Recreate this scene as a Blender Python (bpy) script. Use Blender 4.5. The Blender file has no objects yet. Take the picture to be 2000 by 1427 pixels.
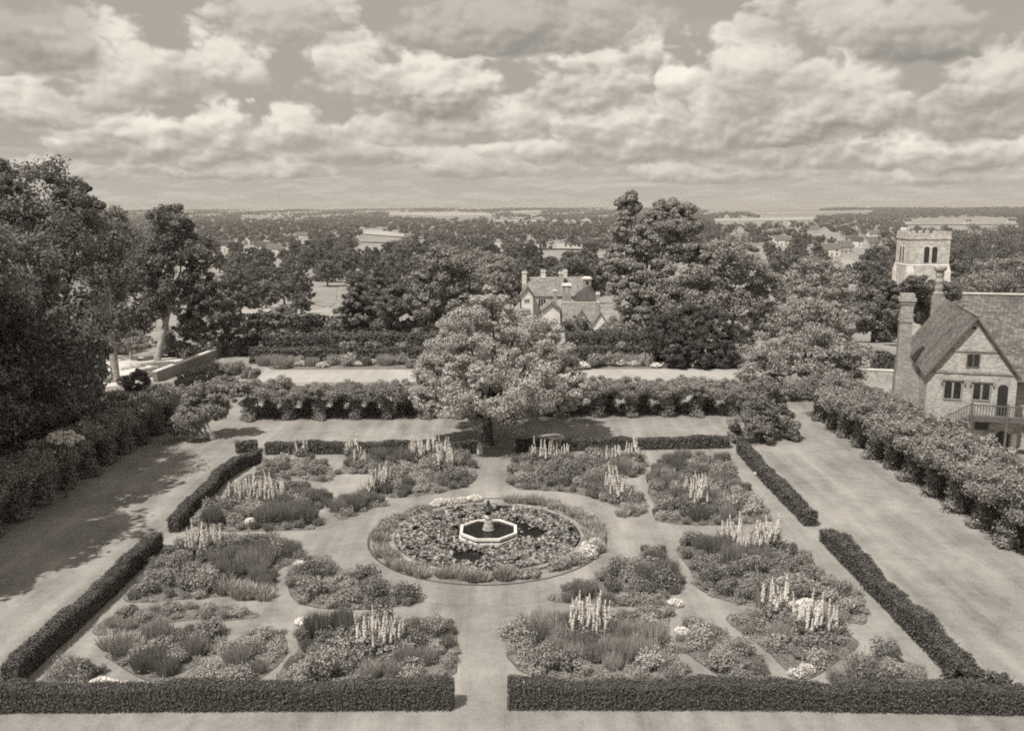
import bpy, math, random
import numpy as np
from mathutils import Vector, Matrix

S = bpy.context.scene
COL = S.collection
R = math.radians

# ------------------------------------------------------------------ camera
H = 16.0                                    # eye height above the garden
FPX = 1745.0
PITCH = math.atan((713.5 - 407.0) / FPX)
ROLL = R(0.30)
FW = np.array([0, math.cos(PITCH), -math.sin(PITCH)])
RT = np.array([1.0, 0, 0])
UP = np.array([0, math.sin(PITCH), math.cos(PITCH)])
EYE = np.array([0, 0, H])
cam = bpy.data.cameras.new('camera')
cam.sensor_width = 36
cam.lens = 36 * FPX / 2000
cam.clip_start = 0.5
cam.clip_end = 30000
camo = bpy.data.objects.new('camera', cam)
COL.objects.link(camo)
cr, sr = math.cos(ROLL), math.sin(ROLL)
R2, U2 = RT * cr - UP * sr, RT * sr + UP * cr
camo.matrix_world = Matrix(((R2[0], U2[0], -FW[0], 0), (R2[1], U2[1], -FW[1], 0), (R2[2], U2[2], -FW[2], H), (0, 0, 0, 1)))
S.camera = camo


def ray(px, py):
    u, v = (px - 1000) / FPX, (713.5 - py) / FPX
    return FW + RT * (u * cr + v * sr) + UP * (-u * sr + v * cr)


def P(px, py, z=0.0):
    d = ray(px, py)
    return EYE + d * ((z - H) / d[2])


def to_px(p):
    d = np.asarray(p, float) - EYE
    zc = d @ FW
    return 1000 + FPX * (d @ R2) / zc, 713.5 - FPX * (d @ U2) / zc


# ------------------------------------------------------------------ light
SUN_EL = R(57)
SUN_DX, SUN_DY = 0.68, 0.733                # the way the light travels over the ground
TINT = np.array([1.055, 1.0, 0.935])
SKY_TINT = (1.072, 1.0, 0.878)

sun = bpy.data.lights.new('sun', 'SUN')
sun.energy = 4.8
sun.angle = R(0.5)
sun.color = (1.0, 0.96, 0.895)
suno = bpy.data.objects.new('sun', sun)
COL.objects.link(suno)
suno.rotation_euler = Vector((SUN_DX * math.cos(SUN_EL), SUN_DY * math.cos(SUN_EL), -math.sin(SUN_EL))).to_track_quat('-Z', 'Y').to_euler()
suno.location = (-40, -60, 90)

S.view_settings.view_transform = 'Standard'
S.view_settings.look = 'None'
S.view_settings.exposure = 0.0
S.view_settings.gamma = 1.0
S.cycles.filter_width = 1.9
S.cycles.max_bounces = 5
S.cycles.diffuse_bounces = 2
S.cycles.transmission_bounces = 2
S.cycles.use_adaptive_sampling = True
S.cycles.adaptive_threshold = 0.03
S.cycles.transparent_max_bounces = 4
S.cycles.volume_bounces = 0
S.cycles.use_denoising = False


class NT:
    """a tiny helper for node maths"""
    def __init__(self, tree):
        self.t = tree

    def n(self, kind, **kw):
        nd = self.t.nodes.new(kind)
        for k, v in kw.items():
            setattr(nd, k, v)
        return nd

    def put(self, sock, v):
        if isinstance(v, bpy.types.NodeSocket):
            self.t.links.new(v, sock)
        else:
            sock.default_value = v

    def m(self, op, a, b=None, c=None, clamp=False):
        nd = self.n('ShaderNodeMath', operation=op, use_clamp=clamp)
        for i, v in enumerate((a, b, c)):
            if v is not None:
                self.put(nd.inputs[i], v)
        return nd.outputs[0]

    def ramp(self, v, lo, hi, a=0.0, b=1.0, smooth=True):
        nd = self.n('ShaderNodeMapRange', interpolation_type='SMOOTHSTEP' if smooth else 'LINEAR')
        for i, x in enumerate((v, lo, hi, a, b)):
            self.put(nd.inputs[i], x)
        return nd.outputs[0]

    def mix(self, f, a, b):
        nd = self.n('ShaderNodeMix', data_type='FLOAT')
        self.put(nd.inputs[0], f); self.put(nd.inputs[2], a); self.put(nd.inputs[3], b)
        return nd.outputs[0]

    def xyz(self, x, y, z=0.0):
        nd = self.n('ShaderNodeCombineXYZ')
        for i, v in enumerate((x, y, z)):
            self.put(nd.inputs[i], v)
        return nd.outputs[0]

    def noise(self, vec, scale, detail=4.0, rough=0.55):
        nd = self.n('ShaderNodeTexNoise')
        if vec is not None:
            self.put(nd.inputs['Vector'], vec)
        nd.inputs['Scale'].default_value = scale
        nd.inputs['Detail'].default_value = detail
        nd.inputs['Roughness'].default_value = rough
        return nd.outputs[0]

    def tint(self, v, t):
        return self.xyz(self.m('MULTIPLY', v, float(t[0])), self.m('MULTIPLY', v, float(t[1])), self.m('MULTIPLY', v, float(t[2])))


WOB, BIL, DEN, SHD, LO, HI = (2.2, 0.8, 0.9, 1.3), (1.5, 0.55, 0.12), (-0.08, 0.66), (-0.3, 0.82), -0.45, 1.22


def build_world():
    w = bpy.data.worlds.new('World')
    S.world = w
    w.use_nodes = True
    t = w.node_tree
    t.nodes.clear()
    N = NT(t)
    out = N.n('ShaderNodeOutputWorld')
    bg = N.n('ShaderNodeBackground')
    bg.inputs['Strength'].default_value = 0.10
    t.links.new(bg.outputs[0], out.inputs[0])
    sky = N.n('ShaderNodeTexSky', sky_type='NISHITA', sun_disc=False)
    sky.sun_elevation = SUN_EL
    sky.sun_rotation = math.atan2(-SUN_DX, -SUN_DY)
    bw = N.n('ShaderNodeRGBToBW')
    t.links.new(sky.outputs[0], bw.inputs[0])
    base = N.m('MINIMUM', N.m('MAXIMUM', N.m('MULTIPLY', bw.outputs[0], 0.75), 3.9), 4.6)
    tc = N.n('ShaderNodeTexCoord')
    sp = N.n('ShaderNodeSeparateXYZ')
    t.links.new(tc.outputs['Generated'], sp.inputs[0])
    X = N.m('MULTIPLY', N.m('ARCTAN2', sp.outputs[0], sp.outputs[1]), 1000.0)
    E = N.m('MULTIPLY', N.m('ARCSINE', sp.outputs[2]), 1000.0)     # milliradians above the horizon
    pos = N.xyz(X, E)
    def fbm(ox, oy, sx, sy, seed, det, rough):
        nd = N.n('ShaderNodeTexNoise', noise_dimensions='2D')
        N.put(nd.inputs['Vector'], N.xyz(N.m('MULTIPLY_ADD', X, 1 / sx, ox / sx + seed), N.m('MULTIPLY_ADD', E, 1 / sy, oy / sy)))
        nd.inputs['Scale'].default_value = 1.0
        nd.inputs['Detail'].default_value = det
        nd.inputs['Roughness'].default_value = rough
        return nd.outputs[0]

    def puff(ox, oy):
        v = N.n('ShaderNodeTexVoronoi', feature='F1', voronoi_dimensions='2D')
        v.inputs['Detail'].default_value = 1.6
        v.inputs['Roughness'].default_value = 0.5
        v.inputs['Lacunarity'].default_value = 2.3
        v.inputs['Scale'].default_value = 1.0
        N.put(v.inputs['Vector'], N.xyz(N.m('ADD', N.m('MULTIPLY_ADD', X, 1 / 33, ox / 33), n1), N.m('ADD', N.m('MULTIPLY_ADD', E, 1 / 22, oy / 22), n3)))
        return N.m('SUBTRACT', 0.9, v.outputs['Distance'])
    n1 = fbm(0, 0, 62, 40, 3.7, 4.0, 0.5)
    n3 = fbm(0, 0, 150, 75, 9.1, 2.0, 0.5)
    n2 = fbm(-5, 6, 62, 40, 3.7, 4.0, 0.5)
    b1, b2 = puff(0.0, 0.0), puff(-4.0, 5.0)
    lit = N.m('ADD', N.m('MULTIPLY', N.m('SUBTRACT', n1, n2), 0.8), N.m('MULTIPLY', N.m('SUBTRACT', b1, b2), 0.22))
    # haze brightening and thin streets of cloud near the horizon
    val = N.mix(N.ramp(E, 0.0, 90.0, 0.75, 0.0), base, 4.9)
    st = fbm(0, 0, 70, 15, 1.3, 4.0, 0.55)
    sta = fbm(0, 3.0, 70, 15, 1.3, 4.0, 0.55)
    stm = N.m('MULTIPLY', N.ramp(st, 0.36, 0.56), N.ramp(E, 110.0, 10.0))
    val = N.mix(N.m('MULTIPLY', stm, 0.9), val, N.m('ADD', 5.0, N.m('MULTIPLY', N.m('SUBTRACT', st, sta), 4.0)))
    # broken cover over the rest of the dome
    gen = N.m('MULTIPLY', N.ramp(n3, 0.42, 0.6), N.ramp(E, 150.0, 260.0))
    val = N.mix(gen, val, N.m('ADD', 5.6, N.m('MULTIPLY', lit, 10.0)))
    # single cumulus clouds: x of the middle, y of the flat base, half width, y of the top, dark base, bright top, strength (photo pixels)
    clouds = [
        (1000, 75, 270, -40, 3.2, 4.4, 0.9), (1800, 95, 150, -30, 3.0, 4.6, 0.9), (80, 110, 150, -20, 3.3, 4.2, 0.8),
        (560, 60, 170, -40, 4.0, 5.6, 0.7), (1620, 60, 170, -60, 4.2, 5.6, 0.8),
        (215, 178, 150, 22, 4.0, 6.8, 0.9), (410, 145, 120, 18, 4.4, 6.7, 0.95), (330, 178, 120, 70, 3.9, 6.0, 0.8),
        (690, 165, 100, 22, 4.3, 6.9, 0.9), (860, 200, 130, 45, 3.3, 6.9, 0.95), (1150, 185, 150, 45, 3.9, 6.7, 0.95), (1255, 120, 45, 40, 4.6, 7.2, 0.9),
        (1500, 150, 130, 20, 4.4, 6.6, 0.9), (1600, 235, 220, 55, 3.3, 6.3, 0.95), (1455, 190, 80, 88, 4.6, 7.3, 0.95), (1920, 180, 110, 60, 3.6, 6.4, 0.85), (1900, 245, 130, 130, 3.3, 5.6, 0.9),
        (1340, 265, 140, 105, 4.0, 6.6, 0.95), (1315, 175, 48, 92, 5.0, 7.5, 0.95), (1185, 265, 110, 145, 4.2, 7.1, 0.95),
        (60, 225, 120, 122, 4.0, 6.7, 0.95), (215, 285, 190, 155, 3.9, 7.3, 0.95), (410, 260, 90, 160, 4.4, 7.5, 0.95), (390, 298, 190, 200, 3.6, 6.2, 0.85),
        (600, 275, 100, 195, 4.1, 6.9, 0.9), (1000, 250, 130, 172, 4.0, 6.8, 0.9), (800, 262, 150, 195, 4.0, 6.3, 0.8),
        (1520, 308, 190, 225, 3.8, 6.7, 0.9), (1710, 310, 150, 222, 3.8, 7.2, 0.95), (1900, 318, 160, 240, 3.7, 6.9, 0.9),
        (1150, 302, 190, 232, 3.8, 6.7, 0.9), (700, 305, 140, 240, 3.8, 6.3, 0.85), (470, 335, 190, 285, 4.0, 6.6, 0.85), (170, 335, 210, 285, 4.1, 6.7, 0.85),
        (950, 335, 180, 285, 4.0, 6.3, 0.8), (1400, 345, 220, 300, 3.9, 6.2, 0.8), (1780, 350, 200, 308, 4.0, 6.4, 0.8),
    ]
    clouds.sort(key=lambda c: -c[1])         # the far rows first, the near (higher) ones over them
    wob = N.m('ADD', N.m('MULTIPLY', N.m('SUBTRACT', n1, 0.5), WOB[0]), N.m('MULTIPLY', N.m('SUBTRACT', b1, 0.42), WOB[1]))
    wob = N.m('ADD', N.m('ADD', wob, N.m('MULTIPLY', N.m('SUBTRACT', n3, 0.5), WOB[2])), WOB[3])
    bill = N.m('ADD', N.m('MULTIPLY', lit, BIL[0]), N.m('MULTIPLY_ADD', n1, BIL[1], BIL[2] - 0.5 * BIL[1]))
    for cx, by, hw, ty, dk, br, al in clouds:
        def ae(px, py):
            d = ray(px, py)
            d = d / np.linalg.norm(d)
            return math.atan2(d[0], d[1]) * 1000, math.asin(d[2]) * 1000
        a0, e0 = ae(cx, by)
        a1, e1 = ae(cx, ty)
        aw = abs(ae(cx + hw, by)[0] - ae(cx - hw, by)[0]) / 2
        hh = max(e1 - e0, 6.0)
        dx = N.m('MULTIPLY_ADD', X, 1 / aw, -a0 / aw)
        tt = N.m('MULTIPLY_ADD', E, 1 / hh, -e0 / hh)
        k = N.m('MULTIPLY_ADD', N.m('LESS_THAN', tt, 0.0), 8.0, 1.0)
        q = N.m('MULTIPLY_ADD', dx, dx, N.m('MULTIPLY', N.m('MULTIPLY', tt, tt), k))
        den = N.ramp(N.m('SUBTRACT', wob, q), DEN[0], DEN[1], 0.0, al)
        sh = N.ramp(N.m('ADD', tt, bill), SHD[0], SHD[1], dk + LO, br * HI)
        val = N.mix(den, val, sh)
    t.links.new(N.tint(val, SKY_TINT), bg.inputs['Color'])


build_world()

# ------------------------------------------------------------------ materials


def grey(v):
    c = np.array([v, v, v]) * TINT
    return (c[0], c[1], c[2], 1)


def mat(name, v, rough=0.85, spec=0.15, vary=None, island=0.0, objrand=0.0, bump=0.0, bump_scale=20, trans=0.0, coord='Object', build=None):
    m = bpy.data.materials.new(name)
    m.use_nodes = True
    t = m.node_tree
    N = NT(t)
    b = t.nodes['Principled BSDF']
    b.inputs['Roughness'].default_value = rough
    b.inputs['Specular IOR Level'].default_value = spec
    val = None
    tc = N.n('ShaderNodeTexCoord')
    if build:
        val = build(N, tc)
    else:
        val = v
        if vary:
            for sc_, amt in vary:
                n = N.noise(tc.outputs[coord], sc_, 5.0, 0.6)
                val = N.m('MULTIPLY', val, N.ramp(n, 0.3, 0.7, 1 - amt, 1 + amt, False))
        if island:
            g = N.n('ShaderNodeNewGeometry')
            val = N.m('MULTIPLY', val, N.ramp(g.outputs['Random Per Island'], 0.0, 1.0, 1 - island, 1 + island, False))
        if objrand:
            o = N.n('ShaderNodeObjectInfo')
            val = N.m('MULTIPLY', val, N.ramp(o.outputs['Random'], 0.0, 1.0, 1 - objrand, 1 + objrand, False))
    if isinstance(val, (int, float)):
        b.inputs['Base Color'].default_value = grey(val)
    else:
        t.links.new(N.tint(val, TINT), b.inputs['Base Color'])
    if bump:
        bp = N.n('ShaderNodeBump')
        bp.inputs['Strength'].default_value = bump
        bp.inputs['Distance'].default_value = 0.05
        t.links.new(N.noise(tc.outputs[coord], bump_scale, 6.0, 0.7), bp.inputs['Height'])
        t.links.new(bp.outputs[0], b.inputs['Normal'])
    if trans:
        tr = N.n('ShaderNodeBsdfTranslucent')
        src = b.inputs['Base Color']
        if src.is_linked:
            t.links.new(src.links[0].from_socket, tr.inputs[0])
        else:
            tr.inputs[0].default_value = src.default_value
        mx = N.n('ShaderNodeMixShader')
        mx.inputs[0].default_value = trans
        t.links.new(b.outputs[0], mx.inputs[1])
        t.links.new(tr.outputs[0], mx.inputs[2])
        t.links.new(mx.outputs[0], t.nodes['Material Output'].inputs[0])
    return m


def lawn_val(lo, hi):
    def f(N, tc):
        o = tc.outputs['Object']
        a = N.noise(o, 0.16, 5.0, 0.6)
        b = N.noise(o, 1.3, 5.0, 0.7)
        c = N.noise(o, 9.0, 4.0, 0.75)
        mp = N.n('ShaderNodeMapping')
        mp.inputs['Rotation'].default_value = (0, 0, R(28))
        mp.inputs['Scale'].default_value = (1, 0.06, 1)
        N.t.links.new(o, mp.inputs[0])
        s = N.noise(mp.outputs[0], 0.9, 3.0, 0.6)
        d2 = N.noise(o, 0.45, 4.0, 0.65)
        b = N.m('ADD', b, N.m('MULTIPLY', N.m('SUBTRACT', d2, 0.5), 0.7))
        c = N.m('ADD', c, N.m('MULTIPLY', N.m('SUBTRACT', N.noise(o, 30.0, 3.0, 0.8), 0.5), 1.2))
        v = N.m('ADD', N.m('ADD', N.m('MULTIPLY', a, 0.8), N.m('MULTIPLY', b, 0.55)), N.m('ADD', N.m('MULTIPLY', c, 0.55), N.m('MULTIPLY_ADD', s, 0.7, -0.1)))
        return N.ramp(v, 0.92, 1.48, lo, hi, False)
    return f


def brick_val(lo, hi, mort, bw_, rh, ms=0.012):
    def f(N, tc):
        sp = N.n('ShaderNodeSeparateXYZ')
        N.t.links.new(tc.outputs['Object'], sp.inputs[0])
        vec = N.xyz(N.m('ADD', sp.outputs[0], sp.outputs[1]), sp.outputs[2])
        br = N.n('ShaderNodeTexBrick')
        N.t.links.new(vec, br.inputs['Vector'])
        br.inputs['Color1'].default_value = (lo,) * 3 + (1,)
        br.inputs['Color2'].default_value = (hi,) * 3 + (1,)
        br.inputs['Mortar'].default_value = (mort,) * 3 + (1,)
        br.inputs['Scale'].default_value = 1.0
        br.inputs['Mortar Size'].default_value = ms
        br.inputs['Brick Width'].default_value = bw_
        br.inputs['Row Height'].default_value = rh
        bw2 = N.n('ShaderNodeRGBToBW')
        N.t.links.new(br.outputs[0], bw2.inputs[0])
        n = N.noise(tc.outputs['Object'], 0.7, 6.0, 0.7)
        n2 = N.noise(tc.outputs['Object'], 5.0, 4.0, 0.7)
        return N.m('MULTIPLY', bw2.outputs[0], N.m('MULTIPLY', N.ramp(n, 0.3, 0.7, 0.72, 1.25, False), N.ramp(n2, 0.3, 0.7, 0.75, 1.22, False)))
    return f


M = {}
M['lawn'] = mat('lawn_grass', 0.2, 0.95, 0.05, build=lawn_val(0.165, 0.375), bump=0.5, bump_scale=12)
M['path'] = mat('path_grass', 0.2, 0.95, 0.05, build=lawn_val(0.175, 0.375), bump=0.4, bump_scale=14)
M['walk'] = mat('pale_grass_walk', 0.4, 0.95, 0.05, build=lawn_val(0.30, 0.46), bump=0.3)
M['track'] = mat('sandy_track', 0.5, 0.95, 0.05, build=lawn_val(0.42, 0.72), bump=0.3)
M['field'] = mat('pale_field', 0.27, 0.95, 0.05, vary=[(0.006, 0.2), (0.05, 0.2)])
M['cornfield'] = mat('ripe_cornfield', 0.37, 0.95, 0.05, vary=[(0.004, 0.2), (0.03, 0.15)])
M['soil'] = mat('bed_soil', 0.19, 0.95, 0.05, vary=[(0.8, 0.25), (8, 0.45)], bump=0.8)
M['edge'] = mat('cut_bed_edge', 0.085, 0.95, 0.05, vary=[(4, 0.4)])
M['yew'] = mat('clipped_yew', 0.12, 0.8, 0.2, island=0.6, trans=0.2)
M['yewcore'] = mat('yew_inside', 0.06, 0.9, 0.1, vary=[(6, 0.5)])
M['leaf_dark'] = mat('dark_leaves', 0.205, 0.75, 0.2, island=0.36, objrand=0.2, trans=0.3)
M['leaf_mid'] = mat('mid_leaves', 0.29, 0.75, 0.2, island=0.34, objrand=0.25, trans=0.3)
M['leaf_wood'] = mat('woodland_leaves', 0.15, 0.8, 0.15, island=0.3, objrand=0.4, trans=0.25)
M['leaf_light'] = mat('light_leaves', 0.46, 0.75, 0.2, island=0.42, trans=0.25)
M['leaf_vine'] = mat('vine_leaves', 0.32, 0.75, 0.2, island=0.38, objrand=0.12, trans=0.22)
M['leaf_far'] = mat('distant_leaves', 0.135, 0.9, 0.05, vary=[(0.012, 0.35), (0.0022, 0.25)], island=0.12, trans=0.2)
M['yew_tree'] = mat('yew_needles', 0.095, 0.8, 0.15, island=0.3, trans=0.1)
M['leaf_elm'] = mat('elm_leaves', 0.34, 0.75, 0.2, island=0.34, trans=0.3)
M['leaf_climb'] = mat('climber_leaves', 0.29, 0.75, 0.2, island=0.42, objrand=0.15, trans=0.25)
M['needle'] = mat('pine_needles', 0.14, 0.8, 0.2, island=0.5, trans=0.1)
M['plant_dark'] = mat('perennial_dark_leaves', 0.235, 0.8, 0.2, island=0.5, objrand=0.3, trans=0.2)
M['plant_mid'] = mat('perennial_mid_leaves', 0.33, 0.8, 0.2, island=0.5, objrand=0.3, trans=0.2)
M['plant_pale'] = mat('perennial_pale_leaves', 0.40, 0.8, 0.2, island=0.45, objrand=0.2, trans=0.2)
M['white_flower'] = mat('white_petals', 0.78, 0.8, 0.2, island=0.2, trans=0.2)
M['pale_flower'] = mat('pale_petals', 0.45, 0.8, 0.2, island=0.3, trans=0.2)
M['bark'] = mat('bark', 0.11, 0.9, 0.1, vary=[(3, 0.4)], bump=0.8, bump_scale=9)
M['pale_bark'] = mat('pale_bark', 0.34, 0.9, 0.1, vary=[(3, 0.35)], bump=0.6, bump_scale=9)
M['brick'] = mat('old_brick', 0.3, 0.9, 0.1, build=brick_val(0.25, 0.50, 0.50, 0.24, 0.085, 0.014), bump=0.3, bump_scale=30)
M['brick_dark'] = mat('chimney_brick', 0.3, 0.9, 0.1, build=brick_val(0.20, 0.36, 0.36, 0.24, 0.085, 0.014), bump=0.3, bump_scale=30)
M['tile'] = mat('clay_roof_tiles', 0.12, 0.9, 0.1, build=brick_val(0.12, 0.24, 0.06, 0.26, 0.13, 0.012), bump=0.6, bump_scale=18)
M['tile_pale'] = mat('weathered_roof_tiles', 0.2, 0.9, 0.1, build=brick_val(0.19, 0.34, 0.10, 0.3, 0.17, 0.015), bump=0.6, bump_scale=14)
M['slate'] = mat('dark_slate', 0.07, 0.8, 0.2, vary=[(1.5, 0.3), (9, 0.3)])
M['stone'] = mat('tower_stone', 0.4, 0.9, 0.1, build=brick_val(0.40, 0.62, 0.42, 0.7, 0.3, 0.02), bump=0.4, bump_scale=8)
M['stone_pale'] = mat('dressed_stone', 0.62, 0.9, 0.1, vary=[(1.2, 0.15), (8, 0.12)])
M['coping'] = mat('mossy_stone_rim', 0.27, 0.9, 0.1, vary=[(0.8, 0.35), (6, 0.3)])
M['frame'] = mat('window_stone', 0.3, 0.9, 0.1, vary=[(3, 0.2)])
M['render'] = mat('pale_render', 0.66, 0.9, 0.1, vary=[(0.6, 0.12), (5, 0.1)])
M['white'] = mat('white_paint', 0.66, 0.7, 0.2, vary=[(1.5, 0.2), (7, 0.2)])
M['timber'] = mat('weathered_timber', 0.13, 0.85, 0.15, vary=[(6, 0.35)])
M['glass'] = mat('dark_window_glass', 0.03, 0.15, 0.5, vary=[(2, 0.5)])
M['water'] = mat('dark_pond_water', 0.012, 0.12, 0.35, vary=[(1.0, 0.3)], bump=0.05, bump_scale=3)
M['pad'] = mat('lily_pads', 0.22, 0.55, 0.35, island=0.75)
M['iron'] = mat('dark_metal', 0.03, 0.5, 0.4, vary=[(8, 0.3)])
M['wallstone'] = mat('garden_wall_brick', 0.3, 0.9, 0.1, build=brick_val(0.14, 0.26, 0.25, 0.24, 0.085, 0.014))

# ------------------------------------------------------------------ object helpers


def link(name, me, parent=None, mats=()):
    o = bpy.data.objects.new(name, me)
    COL.objects.link(o)
    for m in mats:
        me.materials.append(m)
    if parent is not None:
        o.parent = parent
    return o


def empty(name, loc=(0, 0, 0), rz=0.0):
    o = bpy.data.objects.new(name, None)
    COL.objects.link(o)
    o.location = loc
    o.rotation_euler = (0, 0, rz)
    o.empty_display_size = 0.3
    return o


def tag(o, label, cat, group=None, kind=None):
    o['label'] = label
    o['category'] = cat
    if group:
        o['group'] = group
    if kind:
        o['kind'] = kind
    return o


def quads(V):
    """V is (n,4,3): one loose quad each"""
    n = len(V)
    me = bpy.data.meshes.new('mesh')
    me.vertices.add(n * 4)
    me.vertices.foreach_set('co', np.ascontiguousarray(V, dtype=np.float32).ravel())
    me.loops.add(n * 4)
    me.loops.foreach_set('vertex_index', np.arange(n * 4, dtype=np.int32))
    me.polygons.add(n)
    me.polygons.foreach_set('loop_start', np.arange(n, dtype=np.int32) * 4)
    me.update(calc_edges=True)
    return me


class MB:
    def __init__(self):
        self.v = []
        self.f = []

    def add(self, vs, fs):
        b = len(self.v)
        self.v += [tuple(map(float, p)) for p in vs]
        self.f += [tuple(b + i for i in f) for f in fs]
        return self

    def box(self, x0, x1, y0, y1, z0, z1):
        return self.add([(x0, y0, z0), (x1, y0, z0), (x1, y1, z0), (x0, y1, z0), (x0, y0, z1), (x1, y0, z1), (x1, y1, z1), (x0, y1, z1)],
                        [(0, 3, 2, 1), (4, 5, 6, 7), (0, 1, 5, 4), (1, 2, 6, 5), (2, 3, 7, 6), (3, 0, 4, 7)])

    def frustum(self, x0, x1, y0, y1, z0, z1, d):
        return self.add([(x0, y0, z0), (x1, y0, z0), (x1, y1, z0), (x0, y1, z0), (x0 + d, y0 + d, z1), (x1 - d, y0 + d, z1), (x1 - d, y1 - d, z1), (x0 + d, y1 - d, z1)],
                        [(0, 3, 2, 1), (4, 5, 6, 7), (0, 1, 5, 4), (1, 2, 6, 5), (2, 3, 7, 6), (3, 0, 4, 7)])

    def prism(self, poly, axis, a, b):
        """a convex outline in two axes swept along the third ('x','y','z')"""
        n = len(poly)
        def pt(p, t):
            return {'x': (t, p[0], p[1]), 'y': (p[0], t, p[1]), 'z': (p[0], p[1], t)}[axis]
        vs = [pt(p, a) for p in poly] + [pt(p, b) for p in poly]
        fs = [tuple(range(n)), tuple(range(2 * n - 1, n - 1, -1))] + [(i, i + n, (i + 1) % n + n, (i + 1) % n) for i in range(n)]
        return self.add(vs, fs)

    def tube(self, pts, rad, n=8):
        pts = [np.array(p, float) for p in pts]
        vs, fs = [], []
        for i, p in enumerate(pts):
            d = pts[min(i + 1, len(pts) - 1)] - pts[max(i - 1, 0)]
            d = d / (np.linalg.norm(d) + 1e-9)
            a = np.cross(d, (0.0, 1.0, 0.1) if abs(d[1]) < 0.9 else (1.0, 0, 0))
            a /= np.linalg.norm(a)
            b = np.cross(d, a)
            for k in range(n):
                th = 2 * math.pi * k / n
                vs.append(p + rad[i] * (a * math.cos(th) + b * math.sin(th)))
        for i in range(len(pts) - 1):
            for k in range(n):
                fs.append((i * n + k, i * n + (k + 1) % n, (i + 1) * n + (k + 1) % n, (i + 1) * n + k))
        fs.append(tuple(range(n - 1, -1, -1)))
        fs.append(tuple((len(pts) - 1) * n + k for k in range(n)))
        return self.add(vs, fs)

    def lathe(self, prof, n=24, c=(0, 0), rot=0.0):
        vs, fs = [], []
        for r, z in prof:
            for k in range(n):
                th = 2 * math.pi * k / n + rot
                vs.append((c[0] + r * math.cos(th), c[1] + r * math.sin(th), z))
        for i in range(len(prof) - 1):
            for k in range(n):
                fs.append((i * n + k, i * n + (k + 1) % n, (i + 1) * n + (k + 1) % n, (i + 1) * n + k))
        fs.append(tuple(range(n - 1, -1, -1)))
        fs.append(tuple((len(prof) - 1) * n + k for k in range(n)))
        return self.add(vs, fs)

    def build(self, name, m, parent=None, smooth=False):
        me = bpy.data.meshes.new('mesh')
        me.from_pydata(self.v, [], self.f)
        if smooth:
            me.polygons.foreach_set('use_smooth', [True] * len(me.polygons))
        me.update()
        return link(name, me, parent, [m])


def unit(a):
    return a / (np.linalg.norm(a, axis=-1, keepdims=True) + 1e-9)


def leafquads(rng, pos, nrm, size, aspect=0.62, up_t=None):
    n = len(pos)
    ref = rng.normal(size=(n, 3)) if up_t is None else np.tile(np.array(up_t, float), (n, 1)) + rng.normal(size=(n, 3)) * 0.25
    t = unit(np.cross(nrm, np.cross(ref, nrm)))
    b = np.cross(nrm, t)
    s = (size * (0.45 + 1.0 * rng.random(n)))[:, None]
    return np.stack([pos + t * s, pos + b * s * aspect, pos - t * s, pos - b * s * aspect], 1)


def clumps(rng, C, Rd, n, size, squash=0.8, jit=0.5, lift=0.15):
    """leafy tufts: leaves over the outside of every small ball, facing outwards"""
    C = np.asarray(C, float); Rd = np.asarray(Rd, float)
    i = np.repeat(np.arange(len(C)), n)
    u = unit(rng.normal(size=(len(i), 3)))
    pos = C[i] + u * (Rd[i] * (0.42 + 0.72 * rng.random(len(i)) ** 0.8))[:, None] * np.array([1, 1, squash])
    nrm = unit(u + rng.normal(size=u.shape) * jit + np.array([0, 0, lift]))
    return leafquads(rng, pos, nrm, size)


def lobe_clumps(rng, lobes, per, cr=0.40):
    """small balls over the outside of a few big lobes, those deep inside another lobe dropped"""
    C, Rd = [], []
    for li, (c, r) in enumerate(lobes):
        c = np.array(c, float); r = np.array(r, float)
        for k in range(per):
            u = unit(rng.normal(size=3))
            p = c + u * r * (0.62 + 0.5 * rng.random())
            if any(lj != li and (((p - np.array(c2)) / np.array(r2)) ** 2).sum() < 0.42 for lj, (c2, r2) in enumerate(lobes)):
                continue
            C.append(p); Rd.append(r.mean() * cr * (0.42 + 1.05 * rng.random() ** 1.4))
    return np.array(C), np.array(Rd)


def crown_lobes(rng, h, w, n=10, base=0.30, droop=False):
    L = [((0, 0, h * 0.60), (w * 0.30, w * 0.30, h * 0.26)), ((rng.normal() * w * 0.05, rng.normal() * w * 0.05, h * 0.83), (w * 0.2, w * 0.2, h * 0.16))]
    for i in range(n):
        a = 2 * math.pi * (i * 0.618 + rng.random() * 0.12)
        q = base + (0.86 - base) * ((i + rng.random()) / n)
        rr = w * 0.5 * math.sqrt(max(0.05, 1 - ((q - 0.5) / 0.52) ** 2)) * (0.62 + 0.16 * rng.random())
        s = w * (0.15 + 0.09 * rng.random()) * (1.15 - 0.35 * q)
        L.append(((rr * math.cos(a), rr * math.sin(a), q * h), (s * 1.15, s * 1.15, s * 0.85)))
    return L


def trunk_mb(rng, h, r, lobes, lean=(0, 0), fork=0.32, n=8):
    mb = MB()
    top = np.array([lean[0], lean[1], h * fork])
    mb.tube([(0, 0, -0.3), (0, 0, 0.25), top * 0.5 + np.array([0, 0, 0.0]), top], [r * 1.5, r * 1.12, r * 0.95, r * 0.85], n)
    for c, rd in lobes:
        c = np.array(c, float)
        mid = top * 0.45 + c * 0.55 + np.array([0, 0, -0.04 * h]) + rng.normal(size=3) * 0.03 * h
        mb.tube([top - (0, 0, 0.15), mid, c], [r * 0.55, r * 0.3, r * 0.08], 5)
    return mb


CLONES = {}


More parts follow.
